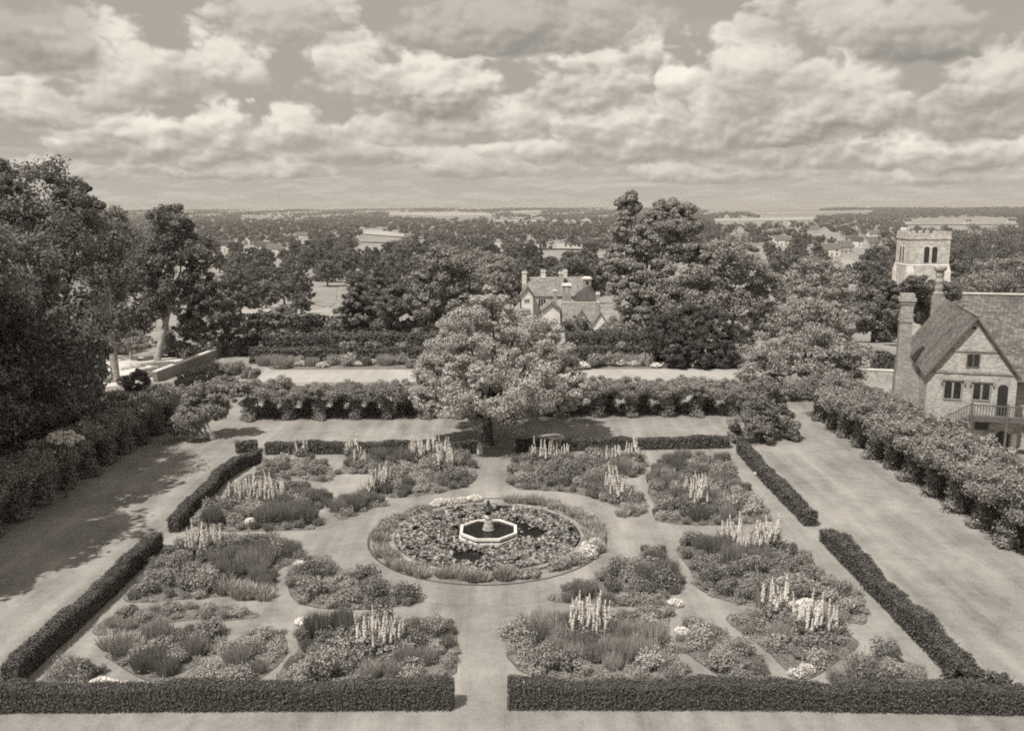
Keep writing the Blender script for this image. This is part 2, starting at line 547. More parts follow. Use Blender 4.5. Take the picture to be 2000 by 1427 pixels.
class Kind:
    """one built thing; place() uses it the first time and copies it (with its parts) afterwards"""
    def __init__(self, root, parts=()):
        self.root, self.parts, self.used = root, list(parts), False

    def place(self, loc, rz=0.0, sc=1.0, label=None, cat=None, group=None):
        if not self.used:
            self.used = True
            r = self.root
        else:
            r = self.root.copy()
            COL.objects.link(r)
            for c in self.parts:
                d = c.copy()
                COL.objects.link(d)
                d.parent = r
        r.location = loc
        r.rotation_euler = (0, 0, rz)
        r.scale = (sc, sc, sc) if np.isscalar(sc) else sc
        if label:
            r['label'] = label
        if cat:
            r['category'] = cat
        if group:
            r['group'] = group
        elif 'group' in r:
            del r['group']
        return r


def tree_kind(name, seed, h, w, leaf_m, bark_m, n=10, per=16, nleaf=40, leaf=0.35, base=0.3, lobes=None, tr=None, lean=(0, 0), fork=0.32, cr=0.4, squash=0.75):
    rng = np.random.default_rng(seed)
    L = lobes if lobes is not None else crown_lobes(rng, h, w, n, base)
    root = empty(name)
    tk = trunk_mb(rng, h, tr or h * 0.028, L, lean, fork).build('trunk', bark_m, root, True)
    C, Rd = lobe_clumps(rng, L, per, cr)
    cw = link('crown', quads(clumps(rng, C, Rd, nleaf, leaf, squash)), root, [leaf_m])
    return Kind(root, [tk, cw])


def conifer_kind(name, seed, h, w, leaf_m, bark_m, nleaf=26, leaf=0.3, bare=0.12):
    rng = np.random.default_rng(seed)
    root = empty(name)
    mb = MB().tube([(0, 0, -0.3), (0, 0, h * 0.5), (0, 0, h * 0.97)], [h * 0.022, h * 0.014, 0.04], 8)
    C, Rd = [], []
    z = bare * h
    while z < h:
        q = (z / h - bare) / (1 - bare)
        rr = w / 2 * (1 - q) ** 0.75 * (0.8 + 0.35 * rng.random()) + 0.15
        for k in range(max(3, int(5 + 3 * (1 - q)))):
            a = rng.random() * 6.283
            L = rr * (0.7 + 0.45 * rng.random())
            mb.tube([(0, 0, z), (L * math.cos(a), L * math.sin(a), z - 0.1 * L)], [0.07, 0.02], 4)
            for s in (0.45, 0.72, 1.0):
                C.append((L * s * math.cos(a), L * s * math.sin(a), z - 0.1 * L * s + 0.1)); Rd.append(0.22 * rr * (1.2 - 0.4 * s) + 0.18)
        z += h * 0.055
    tk = mb.build('trunk', bark_m, root, True)
    cw = link('crown', quads(clumps(rng, C, Rd, nleaf, leaf, 0.5, 0.5, 0.3)), root, [leaf_m])
    return Kind(root, [tk, cw])


def lobes_px(spec, depth, base, seed, flat=1.0):
    """big lobes given in photo pixels (x, y, radius) at a distance, each with its own depth offset; returned relative to the foot"""
    rng = np.random.default_rng(seed)
    L = []
    for s in spec:
        px, py, r = s[:3]
        off = s[3] if len(s) > 3 else rng.normal() * 1.2
        d = ray(px, py)
        p = EYE + d * ((depth + off) / d[1])
        rr = r * np.linalg.norm(d) * (depth + off) / FPX / np.linalg.norm(d)
        L.append((p - np.array(base), np.array([rr * (0.85 + 0.35 * rng.random()), rr * (0.85 + 0.35 * rng.random()), rr * flat * (0.8 + 0.35 * rng.random())])))
    return L


def yaw_scale(rng):
    return rng.random() * 6.283


def sheet(name, poly, z, m, label=None):
    """a flat ground sheet from an outline of world points"""
    me = bpy.data.meshes.new('mesh')
    me.from_pydata([(float(p[0]), float(p[1]), z) for p in poly], [], [tuple(range(len(poly)))])
    if me.polygons[0].normal.z < 0:
        me.flip_normals()
    o = link(name, me, None, [m])
    o['kind'] = 'structure'
    return o


def smooth_poly(pts, k=2):
    p = np.array(pts, float)
    for _ in range(k):
        q = np.roll(p, -1, 0)
        p = np.stack([0.75 * p + 0.25 * q, 0.25 * p + 0.75 * q], 1).reshape(-1, p.shape[1])
    return p


def inside(poly, x, y):
    c = False
    n = len(poly)
    j = n - 1
    for i in range(n):
        xi, yi = poly[i][0], poly[i][1]
        xj, yj = poly[j][0], poly[j][1]
        if (yi > y) != (yj > y) and x < (xj - xi) * (y - yi) / (yj - yi) + xi:
            c = not c
        j = i
    return c

# ------------------------------------------------------------------ the ground


def sstep(a, b, x):
    t = np.clip((x - a) / (b - a), 0, 1)
    return t * t * (3 - 2 * t)


def terrain(x, y):
    x = np.asarray(x, float); y = np.asarray(y, float)
    z = -8.0 * np.clip((y - 104) / 66, 0, 1) - 12.0 * sstep(170, 400, y)
    d = np.hypot(x, y)
    hills = sstep(2600, 6600, d) * (33.0 + 3.5 * np.sin(x * 0.0011 + 1) + 2.5 * np.sin(x * 0.0027 + 2))
    z = z + hills * (d > 2000) - sstep(7500, 12000, d) * 40
    z = z + sstep(400, 700, y) * (1.2 * np.sin(x * 0.008) + 1.5 * np.sin(y * 0.006 + x * 0.003))
    return z


def tz(x, y):
    def ss(a, b, v):
        t = min(1.0, max(0.0, (v - a) / (b - a)))
        return t * t * (3 - 2 * t)
    z = -8.0 * min(1.0, max(0.0, (y - 104) / 66)) - 12.0 * ss(170, 400, y)
    d = math.hypot(x, y)
    if d > 2000:
        z += ss(2600, 6600, d) * (33.0 + 3.5 * math.sin(x * 0.0011 + 1) + 2.5 * math.sin(x * 0.0027 + 2))
    z -= ss(7500, 12000, d) * 40
    return z + ss(400, 700, y) * (1.2 * math.sin(x * 0.008) + 1.5 * math.sin(y * 0.006 + x * 0.003))


def PT(px, py):
    """where the ray of a photo pixel meets the ground"""
    d = ray(px, py)
    dx, dy, dz = (float(v) for v in d)
    lo, t = 1.0, 20.0
    while t < 16000:
        if H + dz * t < tz(dx * t, dy * t):
            break
        lo = t
        t *= 1.03
    hi = t
    for _ in range(34):
        md = (lo + hi) / 2
        if H + dz * md < tz(dx * md, dy * md):
            hi = md
        else:
            lo = md
    return EYE + d * hi


def ground():
    ys = np.concatenate([np.linspace(-60, 100, 9), np.linspace(104, 420, 40), np.geomspace(440, 14000, 90)])
    us = np.linspace(-1, 1, 121)
    V, F = [], []
    for y in ys:
        half = 140 + 1.05 * max(y, 0)
        for u in us:
            x = u * half
            V.append((x, y, float(terrain(x, y))))
    n = len(us)
    for i in range(len(ys) - 1):
        for j in range(n - 1):
            F.append((i * n + j, i * n + j + 1, (i + 1) * n + j + 1, (i + 1) * n + j))
    me = bpy.data.meshes.new('mesh')
    me.from_pydata(V, [], F)
    o = link('ground', me, None, [M['lawn']])
    o['kind'] = 'structure'
    return o


ground()
AX, PC = -1.15, np.array([-1.25, 42.2])          # the garden axis and the middle of the pool


def ring(name, r0, r1, z, m, n=72):
    vs, fs = [], []
    for k in range(n):
        a = 2 * math.pi * k / n
        for r in (r0, r1):
            vs.append((PC[0] + r * math.cos(a), PC[1] + r * math.sin(a), z))
    for k in range(n):
        j = (k + 1) % n
        fs.append((2 * k, 2 * k + 1, 2 * j + 1, 2 * j))
    me = bpy.data.meshes.new('mesh')
    me.from_pydata(vs, [], fs)
    o = link(name, me, None, [m])
    o['kind'] = 'structure'
    return o


# grass paths: straight one, cross one, round one
sheet('path', [(AX - 0.85, 20), (AX + 0.85, 20), (AX + 0.85, 34.4), (AX - 0.85, 34.4)], 0.006, M['path'])
sheet('path', [(AX - 0.85, 49.9), (AX + 0.85, 49.9), (AX + 0.85, 58.4), (AX - 0.85, 58.4)], 0.006, M['path'])
sheet('path', [(-17.5, 41.2), (-9.1, 41.2), (-9.1, 43.0), (-17.5, 43.0)], 0.006, M['path'])
sheet('path', [(6.6, 41.3), (15.6, 41.3), (15.6, 43.1), (6.6, 43.1)], 0.006, M['path'])
ring('path', 5.93, 7.9, 0.010, M['path'])
ring('pool_edge_trench', 5.80, 5.90, 0.014, M['edge'])
# lawn strip of a paler colour behind the pergola and the strips beyond the hedge
sheet('grass_walk', [P(500, 747), P(1480, 742), P(1480, 716), P(520, 718)], 0.006, M['walk'])
sheet('sandy_track', [P(150, 762), P(240, 752), P(300, 740), P(360, 715), P(430, 690), P(300, 694), P(195, 703), P(140, 722)], 0.008, M['track'])

# ------------------------------------------------------------------ pool and fountain


def pool():
    rt = empty('lily_pool', (PC[0], PC[1], 0))
    tag(rt, 'round lily pool with a stone rim in the middle of the garden', 'pool')
    MB().lathe([(4.62, 0.0), (4.88, 0.0), (4.90, 0.10), (4.60, 0.10), (4.58, 0.0)], 72).build('coping', M['coping'], rt)
    w = MB().lathe([(4.60, 0.02), (4.60, 0.045)], 72).build('water', M['water'], rt)
    rng = np.random.default_rng(5)
    gaps = [(P(915, 1088)[:2], 0.85), (P(1040, 1045)[:2], 0.75), (P(985, 992)[:2], 0.5), (P(1125, 1040)[:2], 0.5), (P(1010, 1030)[:2], 0.7), (P(905, 1015)[:2], 0.4), (PC + (-.02, 0), 1.75)]
    V, F = [], []
    cnt = 0
    for i in range(23000):
        r = 4.5 * math.sqrt(rng.random()); a = rng.random() * 6.283
        p = PC + np.array([r * math.cos(a), r * math.sin(a)])
        if any(np.hypot(*(p - g)) < gr * (0.8 + 0.35 * rng.random()) for g, gr in gaps):
            continue
        if math.sin(p[0] * 3.1 + 1) * math.sin(p[1] * 2.3) > 0.75:
            continue
        s = 0.04 + 0.055 * rng.random()
        z = 0.06 + 0.16 * rng.random() ** 2
        tx, ty = rng.normal(size=2) * (0.6 if rng.random() < 0.55 else 0.1)
        b = len(V)
        a0 = rng.random() * 6.283
        for k in range(6):
            th = a0 + k * 1.0472
            dx, dy = s * math.cos(th), s * math.sin(th)
            V.append((p[0] - PC[0] + dx, p[1] - PC[1] + dy, max(0.055, z + dx * tx + dy * ty)))
        F.append(tuple(range(b, b + 6)))
    me = bpy.data.meshes.new('mesh'); me.from_pydata(V, [], F)
    o = link('lily_pads', me, None, [M['pad']])
    o.location = (PC[0], PC[1], 0)
    o['kind'] = 'stuff'
    o['label'] = 'floating lily pads covering the round pool'
    o['category'] = 'lily pads'


pool()


def fountain():
    rt = empty('fountain', (PC[0] + 0.05, PC[1] - 0.15, 0.04))
    tag(rt, 'octagonal white-rimmed fountain basin with a capped pedestal in the lily pool', 'fountain')
    q = math.pi / 8
    r = 1.5
    wall = MB()
    wall.lathe([(r + 0.05, -0.03), (r + 0.05, 0.17)], 8, rot=q)
    wall.build('plinth', M['white'], rt)
    MB().lathe([(r - 0.07, 0.171), (r - 0.07, 0.28)], 8, rot=q).build('dark_band', M['iron'], rt)
    MB().lathe([(r - 0.14, 0.281), (r + 0.01, 0.281), (r + 0.01, 0.40), (r - 0.13, 0.40), (r - 0.13, 0.30)], 8, rot=q).build('rim', M['white'], rt)
    MB().lathe([(r - 0.16, 0.282), (r - 0.16, 0.34)], 8, rot=q).build('basin_water', M['water'], rt)
    MB().lathe([(0.30, 0.341), (0.30, 0.42), (0.25, 0.44), (0.26, 0.52), (0.24, 0.62), (0.20, 0.66), (0.21, 0.76), (0.18, 0.86)], 20).build('pedestal_base', M['pale_bark'], rt, True)
    MB().lathe([(0.145, 0.86), (0.14, 1.16)], 18).build('shaft', M['white'], rt, True)
    MB().lathe([(0.13, 1.16), (0.14, 1.30), (0.30, 1.36), (0.32, 1.40), (0.27, 1.43), (0.16, 1.50), (0.10, 1.60), (0.07, 1.68), (0.08, 1.78), (0.01, 1.92)], 20).build('cap', M['iron'], rt, True)


fountain()

# ------------------------------------------------------------------ hedges


def hedge(path, w, h, label, seed, leaf=0.07, dens=210, top_wob=0.08, gapy=0.0, name='clipped_hedge'):
    """a clipped hedge along a line of points: dark inside, small leaves over the whole outside"""
    rng = np.random.default_rng(seed)
    pts = [np.array([p[0], p[1]], float) for p in path]
    seg = [np.linalg.norm(b - a) for a, b in zip(pts, pts[1:])]
    tot = sum(seg)

    def at(s):
        for i, L in enumerate(seg):
            if s <= L or i == len(seg) - 1:
                d = (pts[i + 1] - pts[i]) / L
                return pts[i] + d * min(s, L), d
            s -= L
    ph = rng.random(6) * 6.283

    def hh(s):
        return h * (1 + top_wob * (math.sin(s * 0.9 + ph[0]) + 0.7 * math.sin(s * 2.3 + ph[1]) + 0.4 * math.sin(s * 5.1 + ph[2])))

    def ww(s, z):
        return w * (1 + 0.06 * math.sin(s * 1.7 + ph[3]) + 0.05 * math.sin(s * 4.3 + z * 3 + ph[4]))
    c0 = pts[0]
    mb = MB()
    n = max(2, int(tot / 0.5))
    for i in range(n):
        s0, s1 = tot * i / n, tot * (i + 1) / n
        (a, d0), (b, d1) = at(s0 + 0.04), at(s1 - (0.0 if i < n - 1 else 0.04))
        n0, n1 = np.array([-d0[1], d0[0]]), np.array([-d1[1], d1[0]])
        k0, k1 = ww(s0, 0) * 0.44, ww(s1, 0) * 0.44
        z0, z1 = hh(s0) * 0.96, hh(s1) * 0.96
        v = []
        for p, nn, k, z in ((a, n0, k0, z0), (b, n1, k1, z1)):
            for sd, zz, kk in ((-1, -0.02, 0.86), (1, -0.02, 0.86), (1, z * 0.9, 1), (0.8, z, 1), (-0.8, z, 1), (-1, z * 0.9, 1)):
                q = p + nn * (k * kk * sd) - c0
                v.append((q[0], q[1], zz))
        f = [(j, (j + 1) % 6, (j + 1) % 6 + 6, j + 6) for j in range(6)]
        if i == 0:
            f.append((5, 4, 3, 2, 1, 0))
        if i == n - 1:
            f.append((6, 7, 8, 9, 10, 11))
        mb.add(v, f)
    per = w + 2 * h
    N_ = int(dens * per * (tot + w))
    pos = np.zeros((N_, 3)); nr = np.zeros((N_, 3))
    endp = w / (tot + w) * 0.5
    for i in range(N_):
        e = rng.random()
        if e < endp * 2 * h / per:
            s = 0.0 if rng.random() < 0.5 else tot
            p, d = at(s)
            nn = np.array([-d[1], d[0]])
            z = rng.random() * hh(s)
            q = p + nn * (rng.random() - 0.5) * ww(s, z)
            sg = -1 if s == 0 else 1
            pos[i] = (q[0] - c0[0], q[1] - c0[1], z); nr[i] = (d[0] * sg, d[1] * sg, 0.1)
            continue
        s = rng.random() * tot
        p, d = at(s)
        nn = np.array([-d[1], d[0]])
        t = rng.random() * per
        z = hh(s)
        if t < w:
            k = (t / w - 0.5)
            q = p + nn * k * ww(s, z)
            zz = z * (1 - 0.10 * abs(2 * k) ** 3) + abs(rng.normal()) * 0.045 - 0.02
            no = (nn[0] * k * 0.6, nn[1] * k * 0.6, 1)
        else:
            sg = 1 if t < w + h else -1
            zz = z * rng.random() * 0.97
            q = p + nn * sg * (ww(s, zz) * 0.5 * (0.90 + 0.10 * min(1, zz / (0.3 * z))) + rng.normal() * 0.035)
            no = (nn[0] * sg, nn[1] * sg, 0.12)
        pos[i] = (q[0] - c0[0], q[1] - c0[1], zz); nr[i] = no
    nr = unit(nr + rng.normal(size=nr.shape) * 0.45)
    core = mb.build(name, M['yewcore'])
    lf = link('leaves', quads(leafquads(rng, pos, nr, leaf, 0.7)), core, [M['yew']])
    core.location = (c0[0], c0[1], 0)
    tag(core, label, 'hedge')
    return core


HL, HR = -17.1, 15.25
hedge([(HL - 0.9, 26.75), (-9, 26.8), (AX - 0.80, 26.8)], 0.52, 0.88, 'long clipped hedge along the bottom left edge, ending at the centre path', 11, 0.028, 1000, 0.08)
hedge([(AX + 0.95, 26.8), (8, 26.7), (HR + 3.6, 26.2)], 0.52, 0.90, 'long clipped hedge along the bottom right edge, starting at the centre path', 12, 0.028, 1000, 0.08)
hedge([(HL - 0.1, 28.2), (HL, 34), (HL, 40.9)], 0.6, 0.84, 'clipped hedge on the left side, nearer half below the cross path gap', 13, 0.034, 700)
hedge([(HL, 42.9), (HL - 0.1, 48), (HL - 0.35, 51.5), (HL + 0.1, 54.2), (HL + 0.7, 55.9)], 0.6, 0.82, 'clipped hedge on the left side, bending farther half above the cross path gap', 14, 0.045, 420)
hedge([(HR + 0.1, 27.3), (HR + 0.05, 34), (HR, 41.3)], 0.72, 0.84, 'bushy hedge on the right side, nearer half below the cross path gap', 15, 0.036, 680, 0.16)
hedge([(HR - 0.1, 43.3), (HR - 0.2, 50), (HR - 0.1, 57.2)], 0.65, 0.8, 'clipped hedge on the right side, farther half above the cross path gap', 16, 0.045, 420)
hedge([(HL + 0.7, 57.6), (-9, 57.7), (AX - 1.3, 57.6)], 0.6, 0.78, 'clipped hedge behind the beds, left of the big tree', 17, 0.05, 360)
hedge([(AX + 1.4, 57.9), (8, 58.3), (HR - 0.6, 58.6)], 0.6, 0.78, 'clipped hedge behind the beds, right of the big tree', 18, 0.05, 360)
hedge([(HL - 1.4, 57.9), (HL - 0.1, 58.4)], 0.7, 0.7, 'short stub of hedge at the far left corner of the beds', 19, 0.07, 200)
yb0, yb1 = P(500, 703), P(1285, 700)
hedge([(yb0[0], 93.5), (-2, 93.8)], 1.4, 1.55, 'low front tier of the double hedge behind the border, left part', 20, 0.12, 70, 0.03)
hedge([(6, 93.8), (yb1[0] + 1, 93.8)], 1.4, 1.55, 'low front tier of the double hedge behind the border, right part', 21, 0.12, 70, 0.03)
hedge([(yb0[0] + 0.5, 97.5), (-2, 98.0)], 2.6, 2.55, 'tall back tier of the double hedge behind the border, left part', 22, 0.13, 60, 0.03)
hedge([(6, 98.0), (yb1[0] + 1, 98.0)], 2.6, 2.55, 'tall back tier of the double hedge behind the border, right part', 23, 0.13, 60, 0.03)

# ------------------------------------------------------------------ plants of the beds


def blades(rng, n, r, h, width, spread=0.35, lean=0.35):
    a = rng.random(n) * 6.283
    rr = r * np.sqrt(rng.random(n))
    base = np.stack([rr * np.cos(a), rr * np.sin(a), np.zeros(n)], 1)
    out = np.stack([np.cos(a), np.sin(a), np.zeros(n)], 1) * (rr / r * lean)[:, None] + rng.normal(size=(n, 3)) * 0.12
    out[:, 2] = 1
    out = unit(out)
    L = (h * (0.55 + 0.55 * rng.random(n)))[:, None]
    side = unit(np.cross(out, rng.normal(size=(n, 3)))) * width
    return np.stack([base - side * 0.7, base + side * 0.7, base + out * L * 0.65 + side, base + out * L], 1)


def dome(rng, n, r, h, size, jit=0.5, lumps=7):
    """a leafy mound made of a few smaller tufts"""
    C = [(0, 0, h * 0.42)]; Rd = [min(r, h) * 0.6]
    for i in range(lumps):
        a = 6.283 * i / lumps + rng.random() * 0.6
        q = 0.45 + 0.3 * rng.random()
        C.append((r * q * math.cos(a), r * q * math.sin(a), h * (0.25 + 0.32 * rng.random()))); Rd.append(r * (0.38 + 0.2 * rng.random()))
    V = clumps(rng, C, Rd, n // (lumps + 1), size, min(1.0, 0.8 * h / r), jit, 0.25)
    V[..., 2] = np.maximum(V[..., 2], 0.01)
    return V


def spike(rng, h, w, m, parent, x, y, z0):
    n = 190
    q = rng.random(n) ** 1.2
    a = rng.random(n) * 6.283
    rr = w * (1 - q) ** 0.7
    pos = np.stack([rr * np.cos(a), rr * np.sin(a), q * h], 1)
    nr = unit(np.stack([np.cos(a), np.sin(a), 0.35 + 0 * a], 1) + rng.normal(size=(n, 3)) * 0.3)
    o = link('flower_spike', quads(leafquads(rng, pos, nr, 0.026, 0.8)), parent, [m])
    o.location = (x, y, z0)
    o.rotation_euler = (rng.normal() * 0.1, rng.normal() * 0.1, 0)
    return o


def plant_kinds():
    K = {}
    for i in range(3):
        rng = np.random.default_rng(100 + i)
        K['bush', i] = Kind(link('leafy_perennial', quads(dome(rng, 1300, 0.5, 0.72 + 0.1 * i, 0.042)), None, [M['plant_dark']]))
        K['mid', i] = Kind(link('mounded_perennial', quads(dome(rng, 1300, 0.5, 0.6 + 0.1 * i, 0.042)), None, [M['plant_mid']]))
        V = np.concatenate([blades(rng, 1300, 0.42, 0.72, 0.009, 0.35, 0.16), dome(rng, 400, 0.4, 0.5, 0.04)])
        K['upright', i] = Kind(link('upright_perennial', quads(V), None, [M['plant_dark']]))
        V = np.concatenate([blades(rng, 1200, 0.42, 0.64, 0.009, 0.35, 0.16), dome(rng, 400, 0.4, 0.45, 0.04)])
        K['uprightmid', i] = Kind(link('upright_perennial', quads(V), None, [M['plant_mid']]))
        K['cushion', i] = Kind(link('cushion_plant', quads(dome(rng, 900, 0.42, 0.36, 0.035, 0.35, 4)), None, [M['plant_mid']]))
        V = blades(rng, 260, 0.34, 0.5, 0.024, 0.35, 0.6)
        K['iris', i] = Kind(link('iris_clump', quads(V), None, [M['plant_pale']]))
        # a mound with pale flowers over its top
        rt = empty('flowering_perennial')
        a = link('foliage', quads(dome(rng, 900, 0.48, 0.45, 0.042)), rt, [M['plant_mid']])
        n = 150
        th = rng.random(n) * 6.283; rr = 0.5 * np.sqrt(rng.random(n))
        pos = np.stack([rr * np.cos(th), rr * np.sin(th), 0.50 * np.sqrt(np.maximum(0.1, 1 - (rr / 0.75) ** 2)) + rng.random(n) * 0.14], 1)
        nr = unit(rng.normal(size=(n, 3)) * 0.5 + np.array([0, -0.25, 0.9]))
        b = link('blossoms', quads(leafquads(rng, pos, nr, 0.026, 0.9)), rt, [M['pale_flower']])
        K['flower', i] = Kind(rt, [a, b])
        # a low white drift
        rt = empty('white_flower_clump')
        a = link('foliage', quads(dome(rng, 500, 0.42, 0.28, 0.04)), rt, [M['plant_pale']])
        n = 330
        th = rng.random(n) * 6.283; rr = 0.45 * np.sqrt(rng.random(n))
        pos = np.stack([rr * np.cos(th), rr * np.sin(th), 0.26 + rng.random(n) * 0.12 - 0.2 * (rr / 0.5) ** 2], 1)
        nr = unit(rng.normal(size=(n, 3)) * 0.5 + np.array([0, -0.25, 0.9]))
        b = link('blossoms', quads(leafquads(rng, pos, nr, 0.045, 0.9)), rt, [M['white_flower']])
        K['white', i] = Kind(rt, [a, b])
        # white spires
        rt = empty('delphinium')
        fo = link('foliage', quads(np.concatenate([dome(rng, 800, 0.5, 0.62, 0.06), blades(rng, 120, 0.42, 0.85, 0.015)])), rt, [M['plant_dark']])
        ps = [fo]
        for k in range(9 + i):
            aa = rng.random() * 6.283; q = 0.42 * math.sqrt(rng.random())
            ps.append(spike(rng, 0.3 + 0.6 * rng.random() ** 1.3, 0.032 + 0.022 * rng.random(), M['white_flower'], rt, q * math.cos(aa), q * math.sin(aa), 0.35 + 0.3 * rng.random()))
        K['spire', i] = Kind(rt, ps)
        # a loose rose bush
        rt = empty('rose_bush')
        mb = MB()
        for k in range(9):
            aa = k * 0.7 + rng.random() * 0.4
            mb.tube([(0.05 * math.cos(aa), 0.05 * math.sin(aa), 0), (0.3 * math.cos(aa), 0.3 * math.sin(aa), 0.5), (0.5 * math.cos(aa), 0.5 * math.sin(aa), 0.95)], [0.016, 0.012, 0.006], 4)
        a = mb.build('stems', M['bark'], rt)
        b = link('foliage', quads(np.concatenate([dome(rng, 900, 0.66, 1.0, 0.05, 0.7, 9), blades(rng, 220, 0.5, 1.05, 0.008)])), rt, [M['plant_mid']])
        K['rose', i] = Kind(rt, [a, b])
    return K


PK = plant_kinds()
DESC = {'bush': ('dark leafy perennial clump', 'perennial'), 'mid': ('mid-toned leafy perennial clump', 'perennial'), 'upright': ('dark upright-stemmed perennial', 'perennial'),
        'uprightmid': ('mid-toned upright-stemmed perennial', 'perennial'), 'cushion': ('small rounded cushion plant', 'cushion plant'), 'iris': ('pale sword-leaved iris clump', 'iris'),
        'flower': ('low perennial speckled with pale flowers', 'flowering plant'), 'white': ('low mound of white flowers', 'flowering plant'), 'spire': ('clump of tall white spires', 'delphinium'), 'rose': ('loose leafy rose bush', 'rose bush')}
prng = np.random.default_rng(77)
PLACED = []


def plant(kind, x, y, where, sc=1.0, label=None):
    d, cat = DESC[kind]
    o = PK[kind, int(prng.integers(3))].place((float(x), float(y), 0.0), prng.random() * 6.283, sc, label or (d + ' ' + where), cat, label and (label + 's') or (d + 's ' + where))
    PLACED.append((x, y))
    return o


# outline (photo pixels), where it is, kinds with weights, plant spacing
BEDS = [
    ([(60, 1372), (75, 1318), (110, 1275), (155, 1262), (196, 1290), (205, 1325), (252, 1350), (252, 1374)], 'in the bottom left corner bed', 'rose rose bush white', 1.0),
    ([(198, 1262), (273, 1235), (330, 1212), (434, 1204), (444, 1226), (430, 1256), (330, 1325), (297, 1332), (262, 1318), (222, 1290)], 'in the kidney bed beside the bottom left corner', 'bush bush upright mid upright', 0.78),
    ([(340, 1362), (362, 1315), (420, 1266), (500, 1212), (546, 1215), (562, 1245), (556, 1277), (475, 1348)], 'in the slanting strip bed above the front left hedge', 'bush flower flower upright mid', 0.78),
    ([(168, 1243), (210, 1203), (290, 1173), (430, 1169), (528, 1191), (445, 1201), (350, 1208), (262, 1236)], 'in the thin pointed bed near the left hedge', 'bush mid uprightmid cushion', 0.85),
    ([(232, 1180), (259, 1150), (325, 1050), (400, 1035), (469, 1035), (605, 1065), (576, 1082), (534, 1115), (538, 1168), (437, 1163), (378, 1168)], 'in the wide bed left of the pool', 'upright upright bush mid mid', 0.86),
    ([(574, 1183), (560, 1115), (581, 1078), (630, 1066), (668, 1098), (720, 1118), (765, 1130), (800, 1163), (822, 1174), (795, 1182), (700, 1192)], 'in the teardrop bed below the pool on the left', 'bush bush cushion mid', 0.82),
    ([(577, 1212), (620, 1195), (700, 1191), (887, 1187), (893, 1245), (890, 1343), (527, 1349), (560, 1290), (590, 1250)], 'in the large front bed left of the centre path', 'uprightmid uprightmid flower bush upright mid upright', 0.84),
    ([(1050, 1171), (1145, 1124), (1225, 1085), (1267, 1052), (1299, 1060), (1332, 1115), (1318, 1164), (1250, 1174), (1180, 1190), (1141, 1180)], 'in the wedge bed below the pool on the right', 'bush bush upright flower', 0.86),
    ([(990, 1189), (1110, 1182), (1117, 1194), (1208, 1178), (1306, 1175), (1309, 1196), (1290, 1238), (1320, 1280), (1348, 1315), (1351, 1335), (993, 1336)], 'in the large front bed right of the centre path', 'upright uprightmid mid flower bush', 0.84),
    ([(1334, 1196), (1365, 1187), (1420, 1222), (1437, 1243), (1488, 1280), (1518, 1345), (1446, 1347), (1397, 1315), (1339, 1273), (1318, 1245)], 'in the oval bed above the front right hedge', 'bush bush flower mid', 0.8),
    ([(1408, 1188), (1503, 1179), (1560, 1204), (1671, 1230), (1677, 1250), (1645, 1282), (1600, 1317), (1568, 1330), (1538, 1312), (1498, 1267), (1440, 1217)], 'in the kidney bed of pale flowers on the right', 'flower flower bush mid uprightmid', 0.82),
    ([(1312, 1052), (1370, 1040), (1560, 1050), (1601, 1102), (1640, 1143), (1680, 1164), (1698, 1218), (1667, 1218), (1545, 1192), (1437, 1180), (1357, 1150), (1354, 1101)], 'in the wide bed right of the pool', 'upright bush mid mid', 0.9),
    ([(1612, 1350), (1660, 1300), (1700, 1268), (1722, 1246), (1762, 1273), (1808, 1285), (1808, 1350)], 'in the bottom right corner bed', 'rose rose mid bush', 1.05),
    ([(500, 918), (515, 896), (560, 886), (635, 890), (653, 930), (648, 942), (600, 938), (560, 925)], 'in the far left bed beside the back hedge', 'bush cushion mid', 0.85),
    ([(369, 1038), (395, 994), (437, 967), (462, 938), (500, 922), (560, 928), (652, 960), (645, 970), (616, 997), (628, 1033), (560, 1036)], 'in the large bed above the cross path on the left', 'bush upright mid mid', 0.9),
    ([(638, 992), (655, 970), (700, 958), (745, 965), (757, 976), (722, 992), (672, 1017), (655, 1008)], 'in the small bed above left of the pool', 'bush upright cushion', 0.85),
    ([(655, 918), (680, 886), (740, 882), (800, 880), (860, 876), (922, 882), (931, 932), (925, 942), (890, 957), (780, 974), (742, 968), (722, 945), (745, 925), (665, 924)], 'in the back bed left of the centre path', 'bush mid upright', 0.88),
    ([(990, 886), (992, 941), (1050, 946), (1090, 958), (1150, 968), (1210, 990), (1241, 1012), (1259, 998), (1264, 982), (1250, 972), (1215, 948), (1187, 925), (1262, 918), (1262, 888), (1130, 879)], 'in the back bed right of the centre path', 'bush bush mid upright', 0.88),
    ([(1277, 1026), (1284, 990), (1265, 962), (1270, 935), (1280, 900), (1300, 884), (1420, 880), (1428, 905), (1452, 940), (1492, 990), (1514, 1024)], 'in the large bed above the cross path on the right', 'bush upright mid mid', 0.92),
]
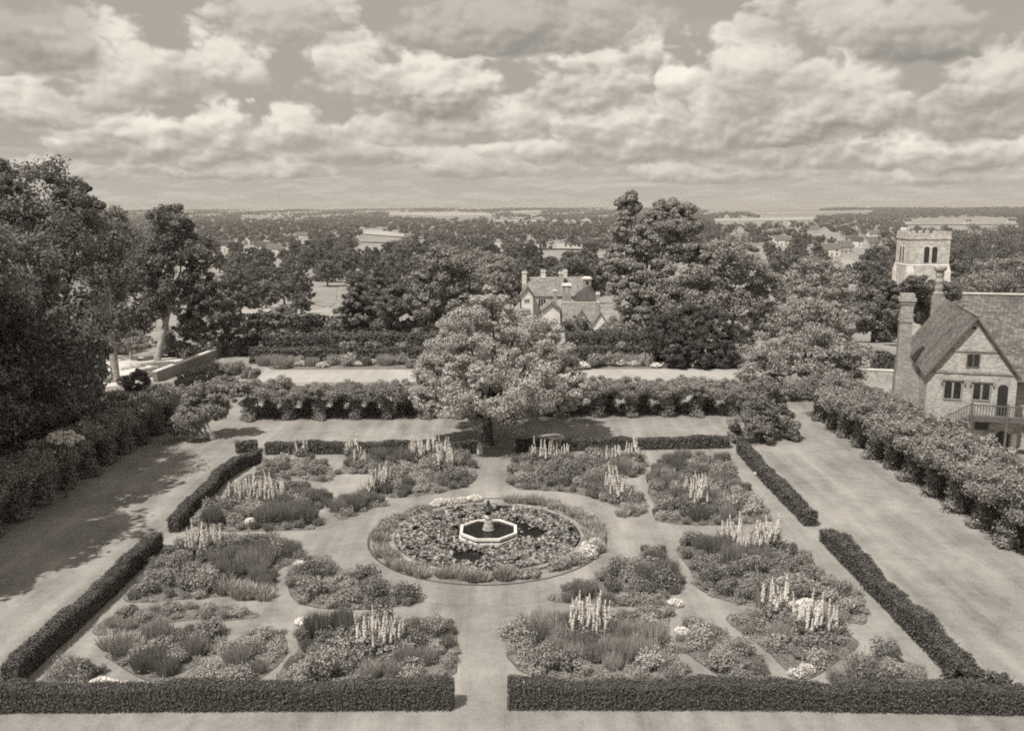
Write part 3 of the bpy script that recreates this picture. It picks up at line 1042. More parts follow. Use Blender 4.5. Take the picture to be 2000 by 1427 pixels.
SPIRES = [  # photo x, y of the foot, half width, how many, which
    (505, 985, 52, 7, 'in the bed above the cross path on the left'), (408, 1082, 28, 3, 'in the wide bed left of the pool'), (740, 1272, 32, 4, 'in the front bed left of the centre path'),
    (1148, 1246, 28, 5, 'in the front bed right of the centre path'), (1200, 975, 12, 2, 'in the back bed near the pool on the right'), (1362, 985, 24, 3, 'in the bed above the cross path on the right'),
    (1450, 1075, 14, 2, 'at the top of the wide bed right of the pool'), (1493, 1078, 20, 3, 'farther along the wide bed right of the pool'), (1590, 1238, 26, 3, 'in the kidney bed on the right'),
    (1512, 1208, 8, 1, 'at the upper edge of the kidney bed on the right'), (845, 908, 44, 6, 'in the back bed left of the centre path'), (735, 953, 20, 3, 'in the back bed above left of the pool'),
    (694, 905, 20, 2, 'in the back bed beside the left back hedge'), (1078, 898, 34, 4, 'in the back bed right of the centre path'), (1215, 902, 20, 2, 'in the back bed beside the right back hedge'), (578, 902, 10, 1, 'in the far left bed beside the back hedge'),
]
for x, y, hw, n, where in SPIRES:
    for k in range(n):
        fx = x + hw * (2 * (k + 0.5) / n - 1) + prng.normal() * hw / n * 0.8
        p = P(fx, y + prng.normal() * 9)
        plant('spire', p[0], p[1], where, 0.95 + 0.4 * prng.random())
WHITES = [(240, 1262, 30, 3, 'pale sword-leaved clump at the tip of the kidney bed', 'iris', 1.2), (480, 1163, 45, 6, 'pale sword-leaved clump along the lower edge of the left wide bed', 'iris', 1.1), (215, 1352, 30, 3, 'white flower mound in front of the bottom left roses', 'white', 1.0),
          (598, 1213, 14, 2, 'white flower mound at the tip of the front left bed', 'white', 0.66), (1010, 1240, 22, 2, 'white flower mound at the path edge of the front right bed', 'flower', 1.1),
          (1332, 1238, 10, 1, 'white flower mound at the left tip of the oval bed', 'white', 0.66), (1565, 1318, 22, 2, 'white flower mound at the lower tip of the right kidney bed', 'white', 0.66), (1230, 1003, 20, 3, 'pale sword-leaved clump at the pointed tip above right of the pool', 'iris', 1.0),
          (585, 1110, 8, 1, 'white flower mound at the left rim of the teardrop bed', 'white', 0.66), (500, 1022, 22, 2, 'white flower mound in the bed corner above the cross path', 'white', 0.9), (1545, 1187, 40, 4, 'white flower mound along the upper edge of the right kidney bed', 'white', 0.8),
          (1320, 1180, 8, 1, 'white flower mound at the top corner of the front right bed', 'white', 0.66), (1250, 1182, 45, 4, 'low white flowers along the top of the front right bed', 'flower', 0.75), (1020, 1335, 15, 2, 'white flower mound beside the front right hedge end', 'white', 0.6), (1480, 925, 10, 1, 'white flower mound in the far bed beside the right hedge', 'white', 0.6)]
for x, y, hw, n, lab, kd, sc in WHITES:
    for k in range(n):
        p = P(x + hw * (2 * (k + 0.5) / n - 1), y + prng.normal() * 4)
        plant(kd, p[0], p[1], '', sc * (0.9 + 0.2 * prng.random()), lab)

def ground_cover(W, where):
    rng = np.random.default_rng(len(where) * 7 + int(W[0][0] * 10) % 97)
    c = W.mean(0)
    x0, y0 = W.min(0); x1, y1 = W.max(0)
    pts = []
    for _ in range(int((x1 - x0) * (y1 - y0) * 16)):
        x, y = x0 + (x1 - x0) * rng.random(), y0 + (y1 - y0) * rng.random()
        if inside(W, x, y) and math.sin(x * 1.9 + 0.7 * y) + math.sin(y * 2.3 - x) > -0.75:
            pts.append((x - c[0], y - c[1], 0.03 + 0.16 * rng.random()))
    V = clumps(rng, np.array(pts), 0.10 + 0.11 * rng.random(len(pts)), 34, 0.024, 0.9, 0.5, 0.3)
    V[..., 2] = np.maximum(V[..., 2], 0.02)
    o = link('ground_cover', quads(V), None, [M['plant_mid']])
    o.location = (c[0], c[1], 0)
    o['kind'] = 'stuff'
    o['label'] = 'low leafy ground cover between the plants ' + where
    o['category'] = 'ground cover'


LOWER = {'in the slanting strip bed above the front left hedge': 0.6, 'in the kidney bed beside the bottom left corner': 0.85, 'in the oval bed above the front right hedge': 0.7, 'in the kidney bed of pale flowers on the right': 0.65, 'in the thin pointed bed near the left hedge': 0.6, 'in the bottom right corner bed': 0.8, 'in the large front bed right of the centre path': 0.9}
for outline, where, kinds, gap in BEDS:
    low = LOWER.get(where, 0.95)
    cyp = np.mean([q[1] for q in outline])
    outline = [(q[0], q[1] + (0.42 * low * FPX / P(*q)[1] * 0.9 if q[1] < cyp else 0)) for q in outline]
    W = smooth_poly([P(*p)[:2] for p in outline], 2)
    ground_cover(W, where)
    big = smooth_poly([P(*p)[:2] for p in outline], 2)
    c = W.mean(0)
    sheet('bed_soil', W, 0.018, M['soil'])
    e = c + (W - c) * (1 + 0.035 / np.maximum(0.5, np.linalg.norm(W - c, axis=1)))[:, None]
    sheet('bed_edge', e, 0.014, M['edge'])
    kinds = kinds.split()
    x0, y0 = W.min(0); x1, y1 = W.max(0)
    tries = int((x1 - x0) * (y1 - y0) / (gap * gap) * 30)
    for _ in range(tries):
        x, y = x0 + (x1 - x0) * prng.random(), y0 + (y1 - y0) * prng.random()
        if not inside(W, x, y):
            continue
        ins = sum(inside(W, x + dx, y + dy) for dx, dy in ((0.42, 0), (-0.42, 0), (0, 0.42), (0, -0.42)))
        if ins < 4:
            if prng.random() < (0.35 if low > 0.88 else 0.93):
                continue
            sc = 0.45 + 0.2 * prng.random()
        else:
            sc = 0.72 + 0.5 * prng.random()
        if any((x - a) ** 2 + (y - b) ** 2 < (gap * (0.55 if ins < 4 else 0.79)) ** 2 for a, b in PLACED):
            continue
        # neighbouring plants tend to be of one kind: drifts
        nz = math.sin(x * 0.9 + 2.1) + math.sin(y * 1.1 + x * 0.5) + 0.6 * prng.normal()
        kd = kinds[int((nz + 2.6) / 5.2 * len(kinds)) % len(kinds)]
        if ins < 4 and kd in ('bush', 'mid', 'upright', 'uprightmid') and prng.random() < 0.35:
            kd = 'cushion'
        plant(kd, x, y, where, (sc * (0.5 + 0.5 * low), sc * (0.5 + 0.5 * low), sc * low * (0.95 + 0.4 * prng.random())))

# irises and flowers round the pool
for a0, a1, n, kd, lab, r0 in [(245, 285, 8, 'iris', 'pale iris clump on the near rim of the pool', 5.2), (-22, 12, 9, 'iris', 'pale iris clump on the right rim of the pool', 5.3), (172, 200, 4, 'iris', 'pale iris clump on the left rim of the pool', 5.3),
                               (55, 80, 6, 'iris', 'pale iris clump on the far right rim of the pool', 5.35), (95, 130, 5, 'white', 'white flower mound on the far left rim of the pool', 5.35), (20, 50, 6, 'cushion', 'small cushion plant on the right far rim of the pool', 5.2), (285, 305, 4, 'cushion', 'small cushion plant on the near right rim of the pool', 5.2), (205, 240, 5, 'cushion', 'small cushion plant on the near left rim of the pool', 5.15), (-35, -12, 4, 'white', 'white flower mound on the right rim of the pool', 5.5), (305, 326, 5, 'flower', 'low speckled flower clump on the near right rim of the pool', 5.3), (132, 168, 7, 'flower', 'low speckled flower clump on the far left rim of the pool', 5.3), (205, 243, 6, 'iris', 'pale iris clump on the near left rim of the pool', 5.45), (30, 56, 6, 'iris', 'pale iris clump behind the cushions on the far right rim of the pool', 5.5), (14, 30, 3, 'flower', 'low speckled flower clump on the right far rim of the pool', 5.35)]:
    for k in range(n):
        a = R(a0 + (a1 - a0) * (k + 0.5) / n + prng.normal() * 1.5)
        r = r0 + prng.normal() * 0.16
        plant(kd, PC[0] + r * math.cos(a), PC[1] + r * math.sin(a), '', 0.75 + 0.35 * prng.random(), lab)

# the side hedge bulges where it meets the front hedge on the right
b = P(1925, 1372)
bulge = [(1868, 1318, 26, 0.3), (1900, 1330, 32, 0.2), (1940, 1340, 32, 0), (1975, 1346, 30, 0), (1885, 1345, 24, -0.2), (1925, 1358, 26, -0.3)]
k = tree_kind('box_bush', 265, 0.8, 2, M['yew'], M['bark'], lobes=lobes_px(bulge, b[1], b, 265), per=40, nleaf=45, leaf=0.055, tr=0.05, cr=0.3, squash=0.9)
k.place((b[0], b[1], 0), 0, 1, 'bulging bush in the near right corner where the two hedges meet', 'bush')

# small stone pillar at the end of the centre path
sp = P(937, 884)
rt = empty('stone_pillar', (sp[0], sp[1], 0))
tag(rt, 'small pale stone pillar at the far end of the centre path', 'pillar')
MB().frustum(-0.2, 0.2, -0.2, 0.2, -0.02, 0.5, 0.04).build('shaft', M['stone_pale'], rt)
MB().box(-0.2, 0.2, -0.2, 0.2, 0.501, 0.56).frustum(-0.14, 0.14, -0.14, 0.14, 0.561, 0.74, 0.09).build('cap', M['stone_pale'], rt)

# ------------------------------------------------------------------ pergola rows with vines


def vine_kind(seed, rear=False):
    rng = np.random.default_rng(seed)
    root = empty('climbing_vine')
    C, Rd = [], []
    for k in range(16):
        C.append((rng.normal() * 0.12, rng.normal() * 0.12, 0.15 + 1.75 * k / 16)); Rd.append(0.34 + 0.12 * rng.random())
    for k in range(5):
        C.append((rng.normal() * 0.25, rng.normal() * 0.25, 0.22)); Rd.append(0.32)
    if rear:
        for k in range(18):
            C.append((rng.uniform(-1.2, 1.2), rng.normal() * 0.2, 0.3 + 1.5 * rng.random())); Rd.append(0.36 + 0.14 * rng.random())
    for k in range(46):
        x = rng.uniform(-1.35, 1.35)
        C.append((x, rng.uniform(-0.8, 0.8), 2.1 + 0.6 * rng.random() + 0.18 * math.sin(x * 2.6 + seed))); Rd.append(0.26 + 0.30 * rng.random() ** 1.5)
    for k in range(9):
        C.append((rng.uniform(-1.3, 1.3), rng.uniform(-0.9, 0.9), 2.65 + 0.45 * rng.random())); Rd.append(0.2 + 0.14 * rng.random())
    st = MB().tube([(0, 0, -0.1), (0.05, 0.04, 1.0), (0, 0, 2.3)], [0.07, 0.055, 0.04], 6).build('stem', M['bark'], root)
    cw = link('foliage', quads(clumps(rng, C, Rd, 230, 0.058, 0.85, 0.5)), root, [M['leaf_climb']])
    return Kind(root, [st, cw])


VK = [vine_kind(40 + i) for i in range(4)]
VR = [vine_kind(50 + i, True) for i in range(2)]
vr = np.random.default_rng(8)


def pergola(x0, y0, x1, y1, n, label, vlabel, vgroup, side=-1, big=1.0, half=0.55, back=None):
    d = np.array([x1 - x0, y1 - y0]); L = np.hypot(*d); d = d / L
    nn = np.array([-d[1], d[0]])
    rz = math.atan2(d[1], d[0])
    rt = empty('pergola', (x0, y0, 0), rz)
    tag(rt, label, 'pergola')
    for s in (-half, half):
        MB().box(0, L, s - 0.04, s + 0.04, 2.15, 2.27).build('beam', M['timber'], rt)
    for k in range(n):
        t = L * (k + 0.5) / n
        for s in (-half, half):
            MB().box(t - 0.04, t + 0.04, s - 0.04, s + 0.04, -0.05, 2.149).build('post', M['timber'], rt)
        p = np.array([x0, y0]) + d * (t + vr.normal() * 0.12) + nn * (half * 0.9 * side)
        s = 0.88 + 0.24 * vr.random()
        VK[int(vr.integers(4))].place((p[0], p[1], 0), rz + (math.pi if vr.random() < 0.5 else 0) + vr.normal() * 0.05, (s * 1.02 * max(1, big * 0.95), s * big * 1.15, s * big), vlabel, 'vine', vgroup)
        if back:
            p = np.array([x0, y0]) + d * (t + L / n * 0.45 + vr.normal() * 0.15) - nn * (half * 0.9 * side)
            VR[int(vr.integers(2))].place((p[0], p[1], 0), rz + vr.normal() * 0.05, (s * 1.02, s * 1.1, s * 0.97 * big), back, 'vine', back.replace('vine', 'vines'))


pb = P(480, 815)
pergola(-21.5, pb[1], 18.5, pb[1] + 0.6, 15, 'timber pergola crossing the garden behind the big tree', 'vine on the pergola that crosses behind the big tree', 'vines of the back pergola', big=0.86, half=1.0, back='rear vine on the far side of the pergola behind the big tree')
pergola(24.9, 29.0, 24.4, 67.5, 15, 'timber pergola along the right lawn in front of the brick house', 'vine on the pergola along the right lawn', 'vines of the right pergola', 1, 1.05, half=1.15, back='rear vine on the house side of the right pergola')
pergola(-26.6, 36.0, -26.4, 67.0, 12, 'timber pergola in deep shade along the left lawn', 'vine on the shaded pergola along the left lawn', 'vines of the left pergola')

# ------------------------------------------------------------------ trees near the garden


def big_tree(name, label, x, y, z, lobes, leaf_m, bark_m, seed, per=22, nleaf=60, leaf=0.22, tr=0.35, lean=(0, 0), fork=0.3, h=12, cr=0.4, squash=0.75, cat='tree'):
    k = tree_kind(name, seed, h, 8, leaf_m, bark_m, lobes=lobes, per=per, nleaf=int(nleaf * 3.2), leaf=leaf * 0.52, tr=tr, lean=lean, fork=fork, cr=cr, squash=squash)
    return k.place((x, y, z), 0, 1, label, cat)


# the big light-leaved tree at the end of the centre path
b = P(953, 868)
spec = [(960, 610, 45, 0), (915, 640, 45, -1), (1010, 645, 50, 1), (960, 680, 75, 0), (890, 680, 45, -1.5), (1060, 690, 50, 0.5), (865, 725, 48, -0.5), (900, 760, 55, -3.6), (975, 765, 60, -4.2), (1045, 755, 55, -2.6), (1095, 735, 40, 0.5),
        (850, 765, 38, -1), (1100, 775, 36, -0.5), (960, 720, 60, 4), (890, 720, 50, 3.5), (1030, 720, 55, 3.5), (1000, 778, 36, -4.0), (925, 782, 34, -3.8), (880, 655, 28, 0.5), (845, 720, 30, 0), (960, 585, 30, 0.3), (1065, 650, 34, 1.5), (1080, 785, 26, -1.5), (862, 788, 24, -1.8), (1125, 765, 24, 0), (935, 808, 22, -3.0), (990, 812, 20, -3.4), (826, 765, 26, 0), (1108, 718, 22, 0.5), (838, 745, 22, -0.5)]
big_tree('lone_tree', 'broad light-leaved tree standing alone at the end of the centre path', b[0], b[1], 0, lobes_px(spec, b[1] + 0.4, b, 1, 0.9), M['leaf_light'], M['bark'], 201, per=28, nleaf=110, leaf=0.13, tr=0.36, h=8, fork=0.28, cr=0.36, squash=0.6)

# left side: tall dark trees
b = P(120, 815)
spec = [(40, 370, 55, 0), (95, 390, 60, 1), (20, 450, 70, -1), (110, 470, 75, 0), (160, 420, 45, 2), (30, 560, 80, -2), (125, 560, 80, -1), (60, 650, 80, -3), (145, 650, 60, -1.5), (30, 740, 70, -3), (120, 730, 60, -3), (-40, 500, 90, 0), (-50, 650, 90, -2), (60, 790, 45, -3.5), (170, 700, 35, -1), (-60, 400, 70, 1), (165, 752, 28, -1), (180, 722, 22, -0.5), (105, 785, 42, -2), (150, 590, 34, -1)]
big_tree('tall_tree', 'tallest dark tree at the left edge of the view', b[0], b[1], 0, lobes_px(spec, b[1], b, 2), M['leaf_dark'], M['bark'], 202, per=30, nleaf=70, leaf=0.24, tr=0.5, h=19)
b = P(168, 770)
spec = [(150, 390, 30, 0), (165, 440, 40, 0), (200, 480, 45, 0), (190, 560, 50, 1), (210, 630, 40, 1), (150, 500, 50, 3), (180, 690, 30, 0)]
big_tree('tall_tree', 'dark tree close behind the tallest left tree', b[0], b[1] + 6, 0, lobes_px(spec, b[1] + 6, b + np.array([0, 6, 0]), 3), M['leaf_dark'], M['pale_bark'], 203, per=28, nleaf=60, leaf=0.24, tr=0.4, h=17)
b = PT(245, 698)
spec = [(210, 435, 28, 2), (235, 470, 38, 0), (260, 520, 40, 0), (225, 540, 40, 0), (250, 590, 42, 0), (215, 620, 35, 0), (265, 640, 30, 1)]
big_tree('tall_tree', 'dark tree between the tallest left tree and the leaning trunk', b[0], b[1] + 12, float(terrain(b[0], b[1] + 12)), lobes_px(spec, b[1] + 12, (b[0], b[1] + 12, float(terrain(b[0], b[1] + 12))), 4), M['leaf_dark'], M['bark'], 204, per=26, nleaf=56, leaf=0.28, tr=0.4, h=18)
b = P(308, 704)
spec = [(335, 430, 32, 0), (315, 465, 38, 0), (355, 460, 30, 0.5), (300, 510, 38, -0.5), (345, 520, 40, 0.5), (385, 495, 32, 0), (390, 545, 34, 0.5), (310, 560, 32, -1), (360, 585, 36, 1.5), (400, 590, 28, 0.5), (300, 605, 24, 0), (380, 630, 26, 1.5), (340, 480, 40, 3)]
big_tree('leaning_tree', 'tall tree on a leaning pale trunk beside the sandy track', b[0], b[1], 0, lobes_px(spec, b[1], b, 5), M['leaf_dark'], M['pale_bark'], 205, per=28, nleaf=56, leaf=0.25, tr=0.34, lean=(1.6, 0.2), fork=0.42, h=14)
b = P(256, 702)
spec = [(225, 668, 18, 0), (255, 660, 20, -0.5), (285, 668, 16, 0.5), (250, 650, 15, 0.3), (268, 678, 14, -0.6)]
big_tree('small_tree', 'small spreading tree on a pale stem by the sandy track', b[0], b[1], 0, lobes_px(spec, b[1], b, 6, 0.7), M['leaf_mid'], M['pale_bark'], 206, per=20, nleaf=50, leaf=0.16, tr=0.14, h=3)
b = P(414, 858)
spec = [(365, 810, 26, -0.5), (400, 790, 28, 0), (430, 800, 24, 0.4), (385, 770, 24, 0.5), (345, 830, 18, -0.5), (420, 765, 22, 0.5), (375, 840, 16, -1), (445, 775, 18, 0)]
big_tree('apple_tree', 'small apple tree with a pale leaning trunk at the far left lawn corner', b[0], b[1], 0, lobes_px(spec, b[1] + 0.3, b, 7, 0.85), M['leaf_mid'], M['pale_bark'], 207, per=24, nleaf=55, leaf=0.14, tr=0.24, lean=(-0.5, 0.1), h=4)
b = P(425, 770)
spec = [(380, 735, 24, 0), (415, 725, 26, 0.5), (455, 722, 24, 0.5), (490, 730, 18, 0), (395, 755, 24, -1), (440, 748, 24, -1), (360, 750, 20, -1)]
big_tree('shrub', 'spreading shrub at the left end of the back pergola', b[0], b[1], 0, lobes_px(spec, b[1], b, 8, 0.6), M['leaf_mid'], M['bark'], 208, per=24, nleaf=50, leaf=0.16, tr=0.12, h=3, cat='shrub')
for i, (px, py, spec, lab) in enumerate([
        (460, 690, [(430, 650, 26, 0), (465, 640, 28, 0), (500, 655, 22, 0), (450, 670, 26, -1), (485, 675, 20, -1)], 'dark round bush behind the garden wall on the left'),
        (268, 762, [(262, 745, 18, 0), (280, 748, 16, 0), (270, 735, 13, 0)], 'dark bush at the near end of the left garden wall'),
        (390, 700, [(385, 672, 22, 0), (410, 680, 20, 0), (370, 685, 18, 0)], 'dark bush in the shade beside the leaning tree'),
        (345, 698, [(335, 674, 20, 1), (350, 660, 22, 1), (365, 690, 14, 0), (325, 690, 12, 0.5)], 'dark bush directly behind the leaning trunk'),
        (222, 694, [(212, 668, 20, 1), (232, 655, 22, 1.5), (205, 640, 20, 1), (240, 675, 16, 1)], 'dark bush left of the small spreading tree')]):
    b = P(px, py)
    big_tree('bush', lab, b[0], b[1], 0, lobes_px(spec, b[1], b, 9 + i), M['leaf_dark'], M['bark'], 210 + i, per=24, nleaf=45, leaf=0.18, tr=0.1, h=2, cat='bush')
# shrubs in the shade of the left lawn
for i, (px, py, r, lab) in enumerate([(60, 930, 70, 'dark shaded shrub at the left edge below the tall trees'), (160, 900, 60, 'dark shaded shrub left of the apple tree'), (235, 870, 52, 'dark shaded shrub between the white flowers and the apple tree'), (300, 850, 42, 'dark shaded shrub just left of the apple tree')]):
    b = P(px - 10, py - 15)
    spec = [(px - 10 + dx * r, py - 25 - dy * r, r * q, 0) for dx, dy, q in ((-0.6, 0.2, 0.6), (0.5, 0.25, 0.6), (0, 0.8, 0.62), (-0.3, 0.75, 0.5), (0.4, 0.8, 0.45))]
    big_tree('shrub', lab, b[0], b[1], 0, lobes_px(spec, b[1], b, 30 + i), M['leaf_dark'], M['bark'], 230 + i, per=20, nleaf=45, leaf=0.17, tr=0.1, h=2, cat='shrub')
spec = [(108, 853, 13, 0), (128, 849, 14, 0.2), (148, 855, 12, 0), (120, 862, 10, -0.3), (138, 864, 10, -0.3)]
big_tree('climbing_rose', 'white-flowering climber on the shaded left pergola', -25.3, 48.6, 0, lobes_px(spec, 48.4, (-25.3, 48.6, 0), 40, 0.6), M['white_flower'], M['bark'], 240, per=18, nleaf=34, leaf=0.11, tr=0.05, h=3, cat='climber')
# tall trees just outside the left edge of the frame, whose shade lies on the left lawn
SHADE = [(-33, 33, 20, 'tall shade tree just off the left edge, nearest the viewer'), (-33, 40.5, 20, 'tall shade tree just off the left edge, second nearest'), (-34.5, 48, 21, 'tall shade tree just off the left edge, third nearest'), (-34.6, 57, 15, 'dark tree at the left edge beside the tallest one'),
         (-38, 37, 20, 'back-row shade tree off the left edge, nearest the viewer'), (-38.5, 44, 20, 'back-row shade tree off the left edge, second nearest')]
for i, (x, y, hgt, lab) in enumerate(SHADE):
    near = y > 46 and x > -40
    k = tree_kind('tall_tree', 250 + i, hgt, 13.5, M['leaf_dark'], M['bark'], n=14, per=32, nleaf=190 if near else 120, leaf=0.125 if near else 0.25, base=0.2)
    k.place((x, y, 0), i * 1.3, 1, lab, 'tree')

# right side
b = P(1490, 862)
spec = [(1455, 830, 24, -0.6), (1490, 815, 30, 0), (1525, 825, 26, 0.5), (1475, 780, 28, 0.5), (1510, 785, 26, 1), (1440, 845, 16, -0.5), (1545, 840, 18, 0), (1490, 845, 20, -1.2), (1500, 755, 20, 0.5)]
big_tree('bushy_tree', 'bushy small tree at the far right corner of the beds', b[0], b[1], 0, lobes_px(spec, b[1] + 0.4, b, 50), M['leaf_mid'], M['bark'], 260, per=26, nleaf=60, leaf=0.13, tr=0.16, h=4)
b = P(1575, 772)
spec = [(1560, 640, 50, 1), (1610, 625, 48, 1), (1520, 680, 46, 0), (1580, 690, 55, -0.5), (1640, 680, 48, 0), (1490, 730, 38, -1), (1540, 740, 42, -1.5), (1600, 740, 40, -2), (1660, 725, 34, 0), (1570, 610, 36, 2), (1680, 690, 24, 1)]
big_tree('broad_tree', 'broad pale-leaved tree left of the brick house', b[0], b[1], 0, lobes_px(spec, b[1], b, 51, 0.85), M['leaf_vine'], M['bark'], 261, per=28, nleaf=70, leaf=0.19, tr=0.3, h=9, squash=0.6)
b = P(1360, 712)
spec = [(1300, 660, 40, 0), (1345, 645, 46, 0), (1395, 645, 44, 0), (1435, 665, 34, 0), (1320, 690, 30, -2), (1370, 690, 34, -2), (1415, 695, 28, -2), (1290, 640, 26, 1), (1350, 625, 28, 1)]
big_tree('yew', 'low wide dark yew in front of the tall elm', b[0], b[1], 0, lobes_px(spec, b[1], b, 52), M['yew_tree'], M['bark'], 262, per=60, nleaf=60, leaf=0.17, tr=0.3, h=3, cr=0.24)
b = PT(1262, 672)
zb = float(terrain(b[0], b[1]))
spec = [(1230, 385, 13, 0), (1220, 398, 14, 0), (1238, 402, 12, 0), (1224, 425, 16, 0), (1216, 452, 20, 0), (1240, 470, 24, 0), (1272, 424, 15, 0.5), (1290, 404, 13, 0.5), (1285, 440, 24, 0), (1318, 404, 15, 1), (1342, 410, 15, 1), (1325, 440, 24, 1), (1354, 442, 15, 1), (1280, 475, 30, 0), (1325, 485, 30, 0.5), (1355, 490, 22, 1), (1230, 505, 26, -1), (1203, 495, 15, 0), (1262, 520, 34, -1), (1218, 545, 22, -1), (1310, 535, 34, -1), (1350, 540, 28, 0), (1245, 568, 32, -2), (1285, 585, 36, -2), (1222, 592, 20, -2), (1330, 595, 32, -1), (1256, 620, 32, -2.5), (1230, 635, 20, -2), (1300, 635, 32, -2), (1375, 505, 20, 1), (1198, 520, 17, 0), (1203, 562, 16, -1), (1380, 545, 22, 0), (1385, 585, 24, 0)]
big_tree('elm', 'tallest tree right of centre, its two-peaked top above the horizon', b[0], b[1], zb, lobes_px(spec, b[1], (b[0], b[1], zb), 53), M['leaf_elm'], M['bark'], 263, per=30, nleaf=66, leaf=0.27, tr=0.5, h=18, squash=0.65)
for i, (px, py, dd, spec, lm, lab) in enumerate([
        (1430, 660, 0, [(1400, 510, 38), (1440, 500, 34), (1370, 540, 34), (1420, 560, 44), (1470, 530, 36), (1500, 560, 30), (1380, 590, 36), (1450, 600, 40), (1490, 610, 30)], 'leaf_vine', 'rounded tree right behind the dark yew'),
        (1600, 650, 0, [(1580, 540, 34), (1620, 545, 34), (1555, 570, 32), (1600, 580, 40), (1645, 575, 30), (1665, 600, 26), (1570, 610, 34), (1630, 615, 34)], 'leaf_vine', 'pale rounded tree beyond the broad tree'),
        (1705, 668, 0, [(1700, 590, 30), (1725, 610, 28), (1690, 620, 28), (1715, 640, 30), (1740, 640, 22)], 'leaf_dark', 'dark tree left of the tall brick chimney'),
        (1520, 660, 10, [(1500, 640, 28), (1525, 600, 28), (1480, 655, 22), (1540, 640, 26)], 'leaf_mid', 'tree between the yew and the pale rounded tree'),
        (1930, 640, 0, [(1900, 560, 38), (1945, 540, 40), (1985, 530, 40), (1920, 600, 44), (1970, 590, 46), (2030, 560, 50), (1880, 590, 28)], 'leaf_mid', 'leafy tree behind the brick house at the right edge'),
        (1800, 682, 0, [(1790, 556, 22), (1828, 560, 20), (1765, 568, 22), (1810, 585, 30), (1850, 570, 22), (1742, 585, 22), (1735, 560, 16), (1780, 600, 30)], 'leaf_dark', 'tree in front of the church tower'),
        (1910, 560, 60, [(1885, 480, 30), (1930, 465, 36), (1980, 470, 34), (1900, 510, 34), (1950, 510, 36), (2010, 500, 40)], 'leaf_dark', 'dark tree right of the church tower'),
        (870, 668, 0, [(860, 510, 34), (890, 520, 36), (835, 545, 32), (870, 560, 42), (915, 560, 38), (820, 590, 30), (860, 610, 40), (910, 610, 40), (940, 590, 28), (835, 640, 28)], 'leaf_mid', 'large rounded tree behind the hedge left of the house'),
        (960, 640, 6, [(940, 510, 26), (970, 520, 26), (955, 545, 34), (985, 555, 24), (950, 590, 34), (990, 590, 22)], 'leaf_mid', 'layered tree just left of the house chimneys'),
        (780, 668, 0, [(770, 570, 20), (765, 600, 26), (785, 620, 26), (755, 640, 26), (790, 650, 22)], 'leaf_dark', 'dark tree between the pine and the large rounded tree')]):
    b = PT(px, py)
    y = b[1] + dd
    x = b[0] * y / b[1]
    z = float(terrain(x, y))
    big_tree('tree', lab, x, y, z, lobes_px(spec, y, (x, y, z), 60 + i, 0.85), M[lm], M['bark'], 270 + i, per=28, nleaf=56, leaf=0.24 + 0.0008 * y, tr=0.3, h=10, squash=0.65)
for i, (px, py, top, w, lab) in enumerate([(700, 664, 535, 8.5, 'dark pine left of the centre behind the hedge'), (742, 640, 520, 6.5, 'slender conifer just behind the dark pine'), (1128, 640, 588, 3.5, 'small dark conifer')][:2]):
    b = PT(px, py)
    hgt = (py - top) * b[1] / FPX * 1.02
    conifer_kind('pine', 300 + i, hgt, w, M['needle'], M['bark'], 30, 0.3).place((b[0], b[1], b[2]), 0, 1, lab, 'pine')

for i, (px, py, spec, lab) in enumerate([(1132, 657, [(1122, 634, 15), (1140, 640, 14), (1112, 644, 12), (1150, 648, 11), (1130, 650, 13)], 'dark bush in front of the country house gable'), (1196, 660, [(1192, 640, 13), (1204, 630, 14), (1200, 648, 13), (1184, 650, 8)], 'small tree at the right corner of the country house')]):
    b = PT(px, py)
    big_tree('bush', lab, b[0], b[1], b[2], lobes_px(spec, b[1], b, 90 + i), M['needle'] if i == 0 else M['leaf_mid'], M['bark'], 290 + i, per=22, nleaf=40, leaf=0.3, tr=0.2, h=4, cat='bush')

# border in front of the double hedge: shrubs and flowering clumps
br = np.random.default_rng(4)
sheet('border_soil', [P(530, 722), P(1440, 720), P(1440, 703), P(500, 706)], 0.012, M['soil'])
bk = 0
for px in list(np.arange(520, 830, 15)) + list(np.arange(1075, 1440, 15)):
    p = P(px + br.normal() * 4, 714 + br.normal() * 3)
    kd = ['bush', 'mid', 'white', 'flower', 'mid', 'uprightmid'][int(br.integers(6))]
    side = 'left' if px < 900 else 'right'
    d_, cat_ = DESC[kd]
    PK[kd, int(br.integers(3))].place((p[0], p[1], 0), br.random() * 6, 1.3 + 0.8 * br.random(), d_ + ' in the border before the double hedge, %s part' % side, cat_, d_ + 's of the far border, %s part' % side)
# pillar roses against the double hedge
for i, (px, lab) in enumerate([(684, 'pillar rose on the far border, leftmost of three by the hedge'), (735, 'pillar rose on the far border, middle one of three by the hedge'), (786, 'pillar rose on the far border, third by the left hedge part'), (1212, 'pillar rose against the right part of the double hedge')]):
    p = P(px, 708)
    rng = np.random.default_rng(500 + i)
    rt = empty('pillar_rose', (p[0], p[1], 0))
    tag(rt, lab, 'rose')
    MB().box(-0.06, 0.06, -0.06, 0.06, -0.02, 1.9).build('post', M['timber'], rt)
    C = [(rng.normal() * 0.12, rng.normal() * 0.12, 0.3 + 0.2 * k) for k in range(8)] + [(rng.normal() * 0.3, rng.normal() * 0.3, 1.9 + 0.15 * rng.random()) for k in range(5)]
    link('foliage', quads(clumps(rng, C, [0.22] * 8 + [0.4] * 5, 40, 0.11)), rt, [M['leaf_vine']])

# ------------------------------------------------------------------ walls


